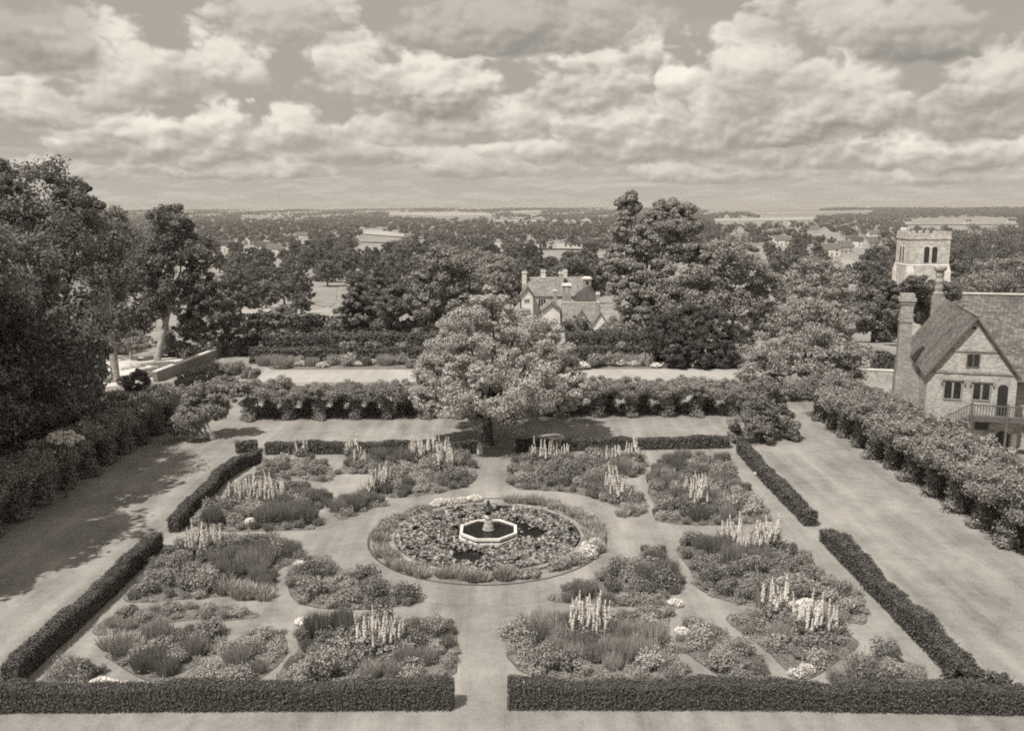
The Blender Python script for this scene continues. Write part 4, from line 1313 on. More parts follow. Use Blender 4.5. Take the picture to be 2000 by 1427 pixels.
def wall(name, label, a, b, h, t, m, z=0.0, cap=True):
    d = np.array(b[:2]) - np.array(a[:2]); L = np.hypot(*d)
    rt = empty(name, (a[0], a[1], z), math.atan2(d[1], d[0]))
    tag(rt, label, 'wall')
    MB().box(0, L, -t / 2, t / 2, -0.3, h).build('masonry', m, rt)
    if cap:
        MB().box(-0.04, L + 0.04, -t / 2 - 0.05, t / 2 + 0.05, h + 0.002, h + 0.12).build('coping', M['stone_pale'], rt)


wall('garden_wall', 'low garden wall running from the sandy track back to the hedge', P(304, 746), P(428, 697), 0.95, 0.4, M['wallstone'])
wall('garden_wall', 'low brick wall left of the brick house behind the pergola', P(1590, 745), P(1742, 752), 1.3, 0.4, M['brick'])
hedge([P(1700, 738)[:2], P(1748, 740)[:2]], 1.6, 2.3, 'dark block of hedge beside the tall brick chimney', 25, 0.13, 60)

# ------------------------------------------------------------------ the brick house on the right


def arch(x0, x1, z0, z1, n=10):
    w = (x1 - x0) / 2
    pts = [(x0, z0), (x1, z0)]
    for k in range(n + 1):
        a = math.pi * k / n
        pts.append(((x0 + x1) / 2 + w * math.cos(a), z1 - w * 0.8 + w * 0.8 * math.sin(a)))
    return pts


def roof_slab(mb, a, b, c, d, t):
    """a thick roof plane through four corners"""
    a, b, c, d = (np.array(p, float) for p in (a, b, c, d))
    n = unit(np.cross(b - a, d - a))
    if n[2] < 0:
        n = -n
    lo = [p - n * t for p in (a, b, c, d)]
    mb.add([a, b, c, d] + lo, [(0, 1, 2, 3), (7, 6, 5, 4), (0, 4, 5, 1), (1, 5, 6, 2), (2, 6, 7, 3), (3, 7, 4, 0)])
    return mb


def brick_house():
    O = np.array([27.57, 58.27, 0.0])
    rz = -R(17.3)
    rt = empty('brick_house', O, rz)
    tag(rt, 'old brick house with steep tiled gable, tall chimney and wooden balcony at the right edge', 'house')
    ex, ey = np.array([math.cos(rz), math.sin(rz), 0]), np.array([-math.sin(rz), math.cos(rz), 0])

    def W(px, py, ly=0.0):
        """photo pixel -> along the front wall and height"""
        d = ray(px, py)
        o = EYE - O
        t = (ly - o @ ey) / (d @ ey)
        q = o + d * t
        return q @ ex, q[2]
    WD = W(1989, 724)[0]
    ev = W(1800, 726)[1]
    ax_, az = W(1905, 621)
    ap = az
    mid = WD / 2
    LEN = 11.0
    wl = MB()
    wl.prism([(0, -0.3), (WD, -0.3), (WD, ev), (mid, ap - 0.12), (0, ev)], 'y', 0, LEN)
    wl.build('wall', M['brick'], rt)
    # main range behind and to the right
    MB().prism([(2.2, -0.3), (2.2, ev - 0.1), (5.4, 9.75), (9.6, ev - 0.1), (9.6, -0.3)], 'x', 2.6, 16).build('wall', M['brick'], rt)
    rf = MB()
    oh = 0.22
    sl = (ap - ev) / mid
    n1 = 7.2
    roof_slab(rf, (-oh, -0.28, ev - oh * sl + 0.14), (mid, -0.28, ap + 0.14), (mid, n1, ap + 0.14), (-oh, n1, ev - oh * sl + 0.14), 0.13)
    roof_slab(rf, (WD + oh, -0.28, ev - oh * sl + 0.14), (mid, -0.28, ap + 0.14), (mid, n1, ap + 0.14), (WD + oh, n1, ev - oh * sl + 0.14), 0.13)
    rf.build('roof', M['tile'], rt)
    rf = MB()
    roof_slab(rf, (-0.12, n1 + 0.004, ev - 0.12 * sl + 0.06), (mid, n1 + 0.004, ap + 0.06), (mid, LEN + 1.5, ap + 0.06), (-0.12, LEN + 1.5, ev - 0.12 * sl + 0.06), 0.13)
    rf.build('roof', M['tile'], rt)
    rf = MB()
    roof_slab(rf, (2.6, 1.2, ev - 0.6), (17, 1.2, ev - 0.6), (17, 5.4, 9.95), (2.6, 5.4, 9.95), 0.14)
    roof_slab(rf, (2.6, 9.8, ev - 0.6), (17, 9.8, ev - 0.6), (17, 5.4, 9.95), (2.6, 5.4, 9.95), 0.14)
    rf.build('roof', M['tile'], rt)
    MB().box(2.6, 17, 5.28, 5.52, 9.93, 10.04).build('ridge_tiles', M['stone_pale'], rt)
    MB().box(mid - 0.09, mid + 0.09, -0.28, n1, ap + 0.12, ap + 0.2).build('ridge_tiles', M['tile_pale'], rt)
    # barge boards
    bb = MB()
    for s in (-1, 1):
        x0 = -oh if s < 0 else WD + oh
        bb.add([(x0, -0.31, ev - oh * sl - 0.06), (mid, -0.31, ap - 0.06), (mid, -0.31, ap + 0.13), (x0, -0.31, ev - oh * sl + 0.13), (x0, -0.285, ev - oh * sl - 0.06), (mid, -0.285, ap - 0.06), (mid, -0.285, ap + 0.13), (x0, -0.285, ev - oh * sl + 0.13)],
               [(0, 1, 2, 3), (7, 6, 5, 4), (0, 4, 5, 1), (3, 2, 6, 7)])
    bb.build('bargeboard', M['timber'], rt)
    # string courses
    for (pa, pb, t) in (((1810, 722), (1987, 730), 0.12), ((1851, 682), (1952, 687), 0.08)):
        xa, za = W(*pa); xb, zb = W(*pb)
        zm = (za + zb) / 2
        MB().box(max(0.02, xa), min(WD - 0.02, xb), -0.07, -0.003, zm - t, zm + t * 0.4).build('string_course', M['brick_dark'], rt)
    # windows with hood moulds
    for (pl, pr, pt_, pb_) in ((1846, 1875, 745, 778), (1902, 1931, 749, 780)):
        xa, zt = W(pl, pt_); xb, zb = W(pr, pb_)
        fr = MB().box(xa - 0.07, xb + 0.07, -0.05, -0.004, zb - 0.12, zb - 0.03)
        fr.box(xa - 0.10, xa - 0.001, -0.05, -0.004, zb - 0.029, zt + 0.06).box(xb + 0.001, xb + 0.10, -0.05, -0.004, zb - 0.029, zt + 0.06)
        fr.box((xa + xb) / 2 - 0.06, (xa + xb) / 2 + 0.06, -0.05, -0.004, zb - 0.029, zt + 0.0)
        wdw = fr.build('window', M['frame'], rt)
        xm = (xa + xb) / 2
        for u0, u1 in ((xa, xm - 0.061), (xm + 0.061, xb)):
            MB().prism(arch(u0, u1, zb, zt), 'y', -0.035, -0.005).build('pane', M['glass'], wdw)
        MB().box(xa - 0.25, xb + 0.25, -0.14, -0.004, zt + 0.12, zt + 0.22).box(xa - 0.25, xa - 0.15, -0.14, -0.004, zt - 0.1, zt + 0.119).box(xb + 0.15, xb + 0.25, -0.14, -0.004, zt - 0.1, zt + 0.119).build('hood_mould', M['brick_dark'], wdw)
    xa, zt = W(1891, 691); xb, zb = W(1911, 716)
    wdw = MB().box(xa - 0.06, xb + 0.06, -0.04, -0.003, zb - 0.08, zb).box(xa - 0.06, xa, -0.04, -0.003, zb + 0.001, zt).box(xb, xb + 0.06, -0.04, -0.003, zb + 0.001, zt).box((xa + xb) / 2 - 0.03, (xa + xb) / 2 + 0.03, -0.04, -0.003, zb + 0.001, zt).build('window', M['timber'], rt)
    MB().box(xa + 0.001, (xa + xb) / 2 - 0.031, -0.025, -0.004, zb + 0.001, zt).box((xa + xb) / 2 + 0.031, xb - 0.001, -0.025, -0.004, zb + 0.001, zt).build('pane', M['glass'], wdw)
    xa, za = W(1903, 641)
    MB().prism(arch(xa - 0.12, xa + 0.12, za - 0.06, za + 0.1), 'y', -0.02, -0.004).build('vent', M['iron'], rt)
    # upper and lower door
    fl = W(1960, 812)[1]
    xa, zt = W(1950, 751); xb, _ = W(1970, 751)
    MB().prism(arch(xa, xb, fl + 0.02, zt), 'y', -0.03, -0.004).build('door', M['iron'], rt)
    xa2, zt2 = W(1946, 841); xb2, _ = W(1972, 841)
    MB().prism(arch(xa2, xb2, 0.0, zt2), 'y', -0.03, -0.004).build('door', M['iron'], rt)
    for q in (xa2 - 0.42, xb2 + 0.12):
        MB().box(q, q + 0.3, -0.16, -0.004, 0.0, zt2 - 0.1).build('buttress', M['stone_pale'], rt)
    xa, zt = W(1905, 824); xb, zb = W(1930, 840)
    MB().box(xa, xb, -0.02, -0.004, zb, zt).build('window', M['glass'], rt)
    # balcony with stairs
    bx0 = W(1897, 812, -1.3)[0]
    bal = MB().box(bx0, WD + 3.2, -1.35, -0.17, fl - 0.14, fl).build('balcony', M['timber'], rt)
    rails = MB()
    rails.box(bx0, WD + 3.2, -1.34, -1.26, fl + 0.85, fl + 0.93).box(bx0, WD + 3.2, -1.33, -1.27, fl + 0.10, fl + 0.16)
    x = bx0 + 0.14
    while x < WD + 3.2:
        rails.box(x, x + 0.045, -1.325, -1.28, fl + 0.161, fl + 0.849)
        x += 0.17
    rails.build('railing', M['timber'], bal)
    for x in (bx0 - 0.05, bx0 + 2.0, bx0 + 4.2):
        MB().box(x, x + 0.13, -1.37, -1.24, 0, fl + 1.05).build('post', M['timber'], bal)
    # stair flight going down to the left
    st = MB()
    ns = 7
    run, drop = 0.30, min(0.19, fl / ns * 0.7)
    for k in range(ns):
        st.box(bx0 - 0.06 - run * (k + 1), bx0 - 0.06 - run * k - 0.004, -1.25, -0.22, fl - drop * (k + 1) - 0.06, fl - drop * (k + 1))
    stair = st.build('stairs', M['timber'], rt)
    sr_ = MB()
    xe = bx0 - 0.06 - run * ns
    for hgt in (0.15, 0.9):
        sr_.add([(bx0 - 0.06, -1.33, fl + hgt), (xe, -1.33, fl - drop * ns + hgt), (xe, -1.26, fl - drop * ns + hgt), (bx0 - 0.06, -1.26, fl + hgt), (bx0 - 0.06, -1.33, fl + hgt + 0.07), (xe, -1.33, fl - drop * ns + hgt + 0.07), (xe, -1.26, fl - drop * ns + hgt + 0.07), (bx0 - 0.06, -1.26, fl + hgt + 0.07)],
                [(0, 1, 2, 3), (7, 6, 5, 4), (0, 4, 5, 1), (2, 6, 7, 3), (1, 5, 6, 2)])
    for k in range(14):
        t = (k + 0.5) / 14
        x = bx0 - 0.06 + (xe - bx0 + 0.06) * t
        z = fl - drop * ns * t
        sr_.box(x - 0.022, x + 0.022, -1.32, -1.275, z + 0.2, z + 0.9)
    sr_.build('railing', M['timber'], stair)
    MB().box(xe - 0.12, xe, -1.37, -1.24, 0, fl - drop * ns + 1.05).build('post', M['timber'], stair)
    # outer chimney stack on the left wall
    ch = MB()
    ch.box(-1.6, -0.004, 3.2, 4.8, -0.3, 4.0)
    ch.add([(-1.6, 3.2, 4.002), (-0.004, 3.2, 4.002), (-0.004, 4.8, 4.002), (-1.6, 4.8, 4.002), (-1.52, 3.35, 5.3), (-0.72, 3.35, 5.3), (-0.72, 4.5, 5.3), (-1.52, 4.5, 5.3)], [(0, 3, 2, 1), (4, 5, 6, 7), (0, 1, 5, 4), (1, 2, 6, 5), (2, 3, 7, 6), (3, 0, 4, 7)])
    ch.box(-1.52, -0.72, 3.35, 4.5, 5.302, 9.3)
    ch.box(-1.57, -0.67, 3.30, 4.55, 8.05, 8.2)
    ck = ch.build('chimney', M['brick_dark'], rt)
    MB().box(-1.59, -0.65, 3.28, 4.57, 9.301, 9.5).box(-1.67, -0.57, 3.2, 4.65, 9.501, 9.72).box(-1.57, -0.67, 3.3, 4.55, 9.721, 10.0).build('chimney_cap', M['brick_dark'], ck)
    # ornamental chimney at the back
    cx, cz = W(1834, 560, 13.0)
    cb = MB().box(cx - 0.45, cx + 0.45, 12.6, 13.4, 5.0, 9.0).build('chimney', M['brick_dark'], rt)
    MB().lathe([(0.42, 9.0), (0.42, 9.3), (0.28, 9.4), (0.33, 9.7), (0.27, 9.95), (0.33, 10.2), (0.27, 10.45), (0.33, 10.7), (0.28, 10.95), (0.48, 11.1), (0.5, 11.3), (0.42, 11.4), (0.3, 11.42)], 10, (cx, 13.0)).build('twisted_stack', M['brick_dark'], cb)
    # lead flashing and left side window recess
    MB().box(-0.06, -0.004, 0.5, 1.6, 0.0, 3.2).build('buttress', M['brick_dark'], rt)
    # wall plant near the corner
    return rt


brick_house()

# ------------------------------------------------------------------ the church tower


def church_tower():
    zc = 165.0
    d = ray(1775, 520)
    O = EYE + d * (zc / (d @ FW))
    gz = float(terrain(O[0], O[1]))
    rz = R(-4)
    rt = empty('church_tower', (O[0], O[1], 0), rz)
    tag(rt, 'square stone church tower with battlements and paired arched windows', 'tower')
    s = zc / FPX

    def zpx(py):
        dd = ray(1813, py)
        return EYE[2] + dd[2] * (O[1] / dd[1])
    w = 7.15
    top, par, st1, st2 = zpx(452), zpx(467), zpx(516), zpx(545)
    MB().box(0, w, 0, w, st1, par).build('belfry', M['stone'], rt)
    MB().box(-0.06, w + 0.06, -0.06, w + 0.06, gz - 1, st1 - 0.25).build('lower_stage', M['stone'], rt)
    MB().frustum(-0.12, w + 0.12, -0.12, w + 0.12, st1 - 0.249, st1 - 0.001, 0.1).build('string_course', M['stone_pale'], rt)
    pr = MB().box(-0.15, w + 0.15, -0.15, w + 0.15, par + 0.001, par + 0.22)
    pz = par + 0.221
    hgt = top - pz
    t = 0.35
    for (x0, x1, y0, y1) in ((-0.05, w + 0.05, -0.05, t), (-0.05, w + 0.05, w - t, w + 0.05), (-0.05, t, t + 0.001, w - t - 0.001), (w - t, w + 0.05, t + 0.001, w - t - 0.001)):
        pr.box(x0, x1, y0, y1, pz, pz + hgt * 0.55)
    n = 6
    mw = w / (2 * n - 1)
    for k in range(n):
        a = k * 2 * mw
        for (x0, x1, y0, y1) in ((a, a + mw, -0.05, t), (a, a + mw, w - t, w + 0.05)):
            pr.box(x0, x1, y0, y1, pz + hgt * 0.55 + 0.001, top)
        if 0 < k < n - 1:
            for (x0, x1, y0, y1) in ((-0.05, t, a, a + mw), (w - t, w + 0.05, a, a + mw)):
                pr.box(x0, x1, y0, y1, pz + hgt * 0.55 + 0.001, top)
    pr.build('parapet', M['stone'], rt)
    MB().lathe([(0.9, top - 1.0), (0.9, top + 0.35), (0.7, top + 0.6)], 8, (1.0, w - 1.0)).build('stair_turret', M['stone'], rt)
    # paired lancets, front and left
    zb, zt = zpx(513), zpx(482)
    for (c0) in (w * 0.42, w * 0.62):
        wd = MB().prism(arch(c0 - 0.62, c0 + 0.62, zb - 0.15, zt + 0.22), 'y', -0.06, -0.003).build('window', M['stone_pale'], rt)
        MB().prism(arch(c0 - 0.48, c0 + 0.48, zb, zt + 0.05), 'y', -0.10, -0.062).build('louvre', M['iron'], wd)
        wd = MB().prism(arch(c0 - 0.62, c0 + 0.62, zb - 0.15, zt + 0.22), 'x', -0.06, -0.003).build('window', M['stone_pale'], rt)
        MB().prism(arch(c0 - 0.36, c0 + 0.36, zb, zt + 0.05), 'x', -0.10, -0.062).build('louvre', M['timber'], wd)
    # stepped corner buttresses
    for sx in (0, 1):
        for sy in (0, 1):
            b = MB()
            x0, x1 = (-0.34, 0.9) if sx == 0 else (w - 0.9, w + 0.34)
            y0, y1 = (-0.34, 0.9) if sy == 0 else (w - 0.9, w + 0.34)
            b.frustum(x0, x1, y0, y1, st1 - 1.4, st1 - 0.26, 0.25)
            b.box(x0, x1, y0, y1, gz - 1, st1 - 1.401)
            b.build('buttress', M['stone_pale'], rt)


church_tower()

# ------------------------------------------------------------------ the country house in the middle distance


def gable_block(rt, x0, x1, y0, y1, z0, ev, ri, axis, wm, rm, oh=0.35, t=0.15):
    """walls with two gables and a pitched roof; axis is the way the ridge runs"""
    if axis == 'x':
        m_ = (y0 + y1) / 2
        w = MB().prism([(y0, z0), (y0, ev), (m_, ri - 0.1), (y1, ev), (y1, z0)], 'x', x0, x1).build('wall', wm, rt)
        sl = (ri - ev) / (m_ - y0)
        rf = MB()
        roof_slab(rf, (x0 - oh, y0 - oh, ev - oh * sl + t), (x1 + oh, y0 - oh, ev - oh * sl + t), (x1 + oh, m_, ri + t), (x0 - oh, m_, ri + t), t)
        roof_slab(rf, (x0 - oh, y1 + oh, ev - oh * sl + t), (x1 + oh, y1 + oh, ev - oh * sl + t), (x1 + oh, m_, ri + t), (x0 - oh, m_, ri + t), t)
        r = rf.build('roof', rm, rt)
        MB().box(x0 - oh, x1 + oh, m_ - 0.14, m_ + 0.14, ri + t - 0.04, ri + t + 0.12).build('ridge', M['stone_pale'], r)
    else:
        m_ = (x0 + x1) / 2
        w = MB().prism([(x0, z0), (x0, ev), (m_, ri - 0.1), (x1, ev), (x1, z0)], 'y', y0, y1).build('wall', wm, rt)
        sl = (ri - ev) / (m_ - x0)
        rf = MB()
        roof_slab(rf, (x0 - oh, y0 - oh, ev - oh * sl + t), (m_, y0 - oh, ri + t), (m_, y1 + oh, ri + t), (x0 - oh, y1 + oh, ev - oh * sl + t), t)
        roof_slab(rf, (x1 + oh, y0 - oh, ev - oh * sl + t), (m_, y0 - oh, ri + t), (m_, y1 + oh, ri + t), (x1 + oh, y1 + oh, ev - oh * sl + t), t)
        r = rf.build('roof', rm, rt)
        bb = MB()
        for s in (x0 - oh, x1 + oh):
            bb.add([(s, y0 - oh - 0.05, ev - oh * sl - 0.22), (m_, y0 - oh - 0.05, ri - 0.22), (m_, y0 - oh - 0.05, ri + t - 0.02), (s, y0 - oh - 0.05, ev - oh * sl + t - 0.02)], [(0, 1, 2, 3)])
        bb.build('bargeboard', M['timber'], r)
    return r


def window_unit(rt, x0, x1, z0, z1, y, lights=2):
    wd = MB().box(x0 - 0.12, x1 + 0.12, y - 0.05, y - 0.004, z0 - 0.12, z1 + 0.12).build('window', M['white'], rt)
    pn = MB()
    w = (x1 - x0) / lights
    for k in range(lights):
        pn.box(x0 + k * w + 0.05, x0 + (k + 1) * w - 0.05, y - 0.07, y - 0.052, z0, z1)
    pn.build('pane', M['glass'], wd)


def country_house():
    D0 = 176.0
    d = ray(1100, 650)
    O = EYE + d * (D0 / d[1])
    gz = float(terrain(O[0], O[1])) - 0.3
    rt = empty('country_house', (O[0], O[1], 0), 0)
    tag(rt, 'large pale country house with many chimneys and gables behind the big tree', 'house')

    def Q(px, py, ly):
        dd = ray(px, py)
        q = EYE + dd * ((D0 + ly) / dd[1]) - np.array([O[0], O[1], 0])
        return q[0], q[2]
    # main range
    xl, ri = Q(1024, 544, 14); xr, _ = Q(1140, 544, 14)
    _, ev = Q(1060, 577, 10)
    gable_block(rt, xl, xr, 10, 18, gz, ev, ri, 'x', M['render'], M['tile_pale'])
    xa, z1 = Q(1051, 584, 9.9); xb, z0 = Q(1066, 598, 9.9)
    window_unit(rt, xa, xb, z0, z1, 10, 3)
    # left cross gable
    xa, za = Q(1019, 573, 6.5); xb, _ = Q(1041, 573, 6.5); _, zr = Q(1029, 561, 6.5)
    gable_block(rt, xa, xb, 6.5, 14, gz, za - 0.3, zr, 'y', M['render'], M['tile_pale'], 0.3)
    wa, w1 = Q(1024, 584, 6.4); wb, w0 = Q(1034, 591, 6.4)
    window_unit(rt, wa, wb, w0, w1, 6.5, 3)
    wa, w1 = Q(1028, 570, 6.4); wb, w0 = Q(1030.5, 574, 6.4)
    window_unit(rt, wa, wb, w0, w1, 6.5, 1)
    # right range behind, with a dark hipped slope
    xa, zt = Q(1124, 558, 8); xb, zb = Q(1165, 586, 4)
    rf = MB()
    cx = (xa + xb) / 2
    rf.add([(xa - 0.5, 3.5, zb), (xb + 0.5, 3.5, zb), (xb + 0.5, 12, zb), (xa - 0.5, 12, zb), (cx + 0.3, 7, zt), (cx + 1.2, 9, zt)], [(0, 1, 4), (1, 2, 5, 4), (2, 3, 5), (3, 0, 4, 5), (3, 2, 1, 0)])
    rf.build('roof', M['slate'], rt)
    MB().box(xa, xb, 4, 11.5, gz, zb - 0.004).build('wall', M['render'], rt)
    # front wing, ridge across, and its front gable
    xa, zr = Q(1100, 592, 3); xb, _ = Q(1168, 592, 3); _, ze = Q(1120, 625, 0)
    gable_block(rt, xa, xb, 0, 6, gz, ze, zr, 'x', M['render'], M['tile_pale'])
    xa, ze = Q(1112, 640, -3); xb, _ = Q(1159, 640, -3); _, zr = Q(1135, 606, -3)
    gable_block(rt, xa, xb, -3, 3, gz, ze, zr, 'y', M['render'], M['tile_pale'], 0.4)
    xa, zt = Q(1159, 626, -4.2); xb, _ = Q(1186, 626, -4.2)
    gable_block(rt, xa, xb, -4.2, 2.5, gz, zt - 0.5, zt + 1.6, 'y', M['render'], M['tile_pale'], 0.25)
    wa, w1 = Q(1168.5, 638, -4.3); wb, w0 = Q(1174.5, 648, -4.3)
    window_unit(rt, wa, wb, w0, w1, -4.2, 2)
    xa, zt = Q(1190, 640, -3); xb, _ = Q(1206, 640, -3)
    MB().box(xa, xb, -3, 1, gz, zt).build('wall', M['render'], rt)
    # left low gable in front (seen between the tree tops)
    xa, ze = Q(1060, 606, 2); xb, _ = Q(1094, 606, 2); _, zr = Q(1073, 592, 2)
    gable_block(rt, xa, xb, 2, 9, gz, ze, zr, 'y', M['render'], M['tile_pale'], 0.3)
    # chimneys
    for (a, b_, t, bt, ly, m) in ((1019, 1029, 531, 552, 13.0, 'stone_pale'), (1056, 1066, 528, 548, 14.5, 'stone_pale'), (1091, 1101, 532, 556, 12.5, 'brick'), (1099, 1108, 528, 550, 15, 'stone_pale'), (1080, 1088, 566, 590, 6.0, 'brick_dark'), (1164, 1171, 572, 600, 1.0, 'brick_dark'), (1166, 1170, 588, 614, -1.0, 'brick_dark')):
        xa, z1 = Q(a, t, ly); xb, z0 = Q(b_, bt, ly)
        c = MB().box(xa + 0.05, xb - 0.05, ly - 0.45, ly + 0.45, z0 - 1.2, z1 - 0.3).build('chimney', M[m], rt)
        MB().box(xa - 0.05, xb + 0.05, ly - 0.55, ly + 0.55, z1 - 0.299, z1).build('chimney_cap', M['stone_pale'], c)
        MB().lathe([(0.16, z1 + 0.001), (0.13, z1 + 0.35)], 8, ((xa + xb) / 2 - 0.22, ly)).lathe([(0.16, z1 + 0.001), (0.13, z1 + 0.35)], 8, ((xa + xb) / 2 + 0.22, ly)).build('chimney_pot', M['brick'], c)
    # two broad stacks with an arched opening
    for (a, b_, t, bt, ly) in ((1098, 1116, 553, 577, 5.0), (1138, 1155, 540, 560, 10.5)):
        xa, z1 = Q(a, t, ly); xb, z0 = Q(b_, bt, ly)
        w = xb - xa
        c = MB().box(xa + 0.1, xa + w * 0.3, ly - 0.5, ly + 0.5, z0 - 1.0, z1 - 0.55).box(xb - w * 0.3, xb - 0.1, ly - 0.5, ly + 0.5, z0 - 1.0, z1 - 0.55).box(xa + w * 0.3 + 0.001, xb - w * 0.3 - 0.001, ly - 0.5, ly + 0.5, z0 - 1.0, z0 + 0.4).box(xa + w * 0.3 + 0.001, xb - w * 0.3 - 0.001, ly - 0.5, ly + 0.5, z1 - 0.85, z1 - 0.55).build('chimney', M['brick_dark'], rt)
        MB().box(xa - 0.1, xb + 0.1, ly - 0.7, ly + 0.7, z1 - 0.549, z1 - 0.3).frustum(xa, xb, ly - 0.6, ly + 0.6, z1 - 0.299, z1, 0.25).build('chimney_cap', M['stone_pale'], c)
        MB().box(xa - 0.08, xb + 0.08, ly - 0.62, ly + 0.62, z0 - 1.3, z0 - 1.001).build('chimney_foot', M['brick_dark'], c)


country_house()

# ------------------------------------------------------------------ fields, town and woods of the valley
FIELDS = [  # outlines in photo pixels
    ([(543, 566), (600, 559), (658, 561), (656, 592), (640, 602), (600, 590), (545, 580)], 'field'), ([(412, 622), (440, 602), (500, 600), (545, 594), (540, 606), (470, 622), (420, 634)], 'cornfield'), ([(575, 658), (590, 640), (640, 630), (700, 640), (828, 650), (828, 664), (570, 664)], 'cornfield'),
    ([(588, 612), (640, 600), (656, 606), (650, 618), (600, 622)], 'cornfield'),
    ([(700, 452), (735, 450), (790, 458), (832, 463), (832, 467), (780, 464), (706, 458)], 'cornfield'), ([(704, 463), (740, 463), (775, 472), (770, 476), (706, 474)], 'field'),
    ([(966, 477), (1156, 480), (1156, 489), (966, 486)], 'cornfield'),
    ([(758, 415), (900, 414), (960, 417), (958, 421), (870, 423), (758, 420)], 'cornfield'), ([(850, 425), (1060, 425), (1060, 428), (850, 428)], 'field'), ([(970, 432), (1160, 430), (1160, 433), (970, 434)], 'cornfield'), ([(1000, 413), (1058, 413), (1058, 415.5), (1000, 416)], 'cornfield'),
    ([(1360, 407), (1470, 405), (1600, 408), (1600, 411), (1400, 413)], 'field'), ([(1480, 415), (1700, 411), (1706, 415), (1560, 420), (1480, 420)], 'field'), ([(1390, 428), (1590, 425), (1590, 430), (1400, 433)], 'cornfield'),
    ([(1760, 431), (1800, 427), (1920, 424), (1990, 428), (1990, 440), (1850, 440), (1770, 440)], 'field'), ([(470, 421), (600, 423), (600, 425), (470, 424)], 'field'), ([(1630, 505), (1655, 506), (1690, 518), (1672, 522), (1640, 514)], 'cornfield'),
]
for outl, mk in FIELDS:
    pts = []
    for i in range(len(outl)):
        a, b = np.array(outl[i], float), np.array(outl[(i + 1) % len(outl)], float)
        for k in range(5):
            pts.append(a + (b - a) * k / 5)
    ctr = np.mean(pts, 0)
    V = [PT(*ctr)]
    rings = (0.34, 0.67, 1.0)
    for s in rings:
        V += [PT(*(ctr + (p - ctr) * s)) for p in pts]
    n = len(pts)
    F = [(0, 1 + i, 1 + (i + 1) % n) for i in range(n)]
    for r_ in range(len(rings) - 1):
        F += [(1 + r_ * n + i, 1 + (r_ + 1) * n + i, 1 + (r_ + 1) * n + (i + 1) % n, 1 + r_ * n + (i + 1) % n) for i in range(n)]
    lift = 0.12 if outl[0][1] > 500 else 1.2
    me = bpy.data.meshes.new('mesh'); me.from_pydata([(v[0], v[1], float(terrain(v[0], v[1])) + lift) for v in V], [], F)
    if me.polygons[0].normal.z < 0:
        me.flip_normals()
    o = link('field', me, None, [M[mk]])
    o['kind'] = 'structure'


def small_house(seed, wm, rm, L=11, Wd=7, ev=4.6, ri=8.0):
    rt = empty('town_house')
    r0 = gable_block(rt, -L / 2, L / 2, -Wd / 2, Wd / 2, -1.0, ev, ri, 'x', wm, rm, 0.3)
    for x in (-L * 0.3, L * 0.3):
        for z in (0.8, 3.0):
            window_unit(rt, x - 0.7, x + 0.7, z, z + 1.2, -Wd / 2, 2)
    MB().box(-0.5, 0.5, -Wd / 2 - 0.03, -Wd / 2 - 0.004, -0.2, 2.1).build('door', M['timber'], rt)
    MB().box(L * 0.3, L * 0.3 + 0.9, -0.4, 0.4, ri - 0.8, ri + 1.3).build('chimney', M['brick'], rt)
    parts = [c for c in bpy.data.objects if c.parent == rt]
    return rt, parts


def deep_copy(o, parent=None):
    c = o.copy(); COL.objects.link(c)
    if parent is not None:
        c.parent = parent
    for ch in KIDS.get(o.name, ()):
        deep_copy(ch, c)
    return c


HP = [small_house(1, M['render'], M['tile'])[0], small_house(2, M['white'], M['slate'], 13, 7)[0], small_house(3, M['brick'], M['tile'], 10, 7.5, 4.4, 8.4)[0]]
KIDS = {}
for o in list(bpy.data.objects):
    if o.parent:
        KIDS.setdefault(o.parent.name, []).append(o)
TOWN = [(1442, 448, 1, 25, 'long white building on the skyline side of the town'), (1548, 440, 1, 10, 'white house under the pale far field'), (1524, 480, 0, 0, 'pale-walled house at the left end of the town'), (1520, 462, 2, 15, 'brick house behind the left end of the town'), (1599, 480, 1, 80, 'white gable end facing the garden'),
        (1620, 500, 0, 5, 'pale house with a wide roof at the near edge of the town'), (1648, 494, 2, 5, 'brick house beside the wide-roofed pale house'), (1668, 482, 1, -20, 'white house in the middle of the town'), (1700, 484, 2, 20, 'hip-shadowed brick house left of the church tower'), (1706, 466, 0, 0, 'pale house just left of the tower battlements'),
        (1680, 450, 1, 10, 'white house high in the town near the tower'), (1733, 488, 2, 0, 'brick house touching the left side of the tower'), (1772, 437, 1, 0, 'white house above the tower battlements'), (1975, 436, 1, 0, 'long white building at the right edge near the far wood'), (1640, 452, 0, 30, 'pale house among the upper town trees'), (1590, 455, 2, -10, 'brick house among the upper town trees'),
        (440, 490, 1, 10, 'white house at the left among woods, leftmost'), (492, 478, 1, 60, 'white gable in the left woods'), (516, 492, 1, 0, 'white house in a clearing of the left woods'), (537, 498, 0, 10, 'pale house beside the clearing in the left woods'), (588, 468, 0, 15, 'pale house high in the left woods'), (1890, 438, 0, 0, 'pale house in the field right of the tower')]
used = set()
TBOX = []
for px, py, k, rz, lab in TOWN:
    p = PT(px, py)
    if k in used:
        o = deep_copy(HP[k])
    else:
        used.add(k); o = HP[k]
    o.location = (p[0], p[1], p[2]); o.rotation_euler = (0, 0, R(rz))
    o.scale = (1.15,) * 3
    o['label'] = lab; o['category'] = 'house'; o['group'] = 'houses of the town and valley'
    s = FPX / p[1]
    TBOX.append((px - 7 * s, px + 7 * s, py - 8 * s, py - 1 * s, p[1]))

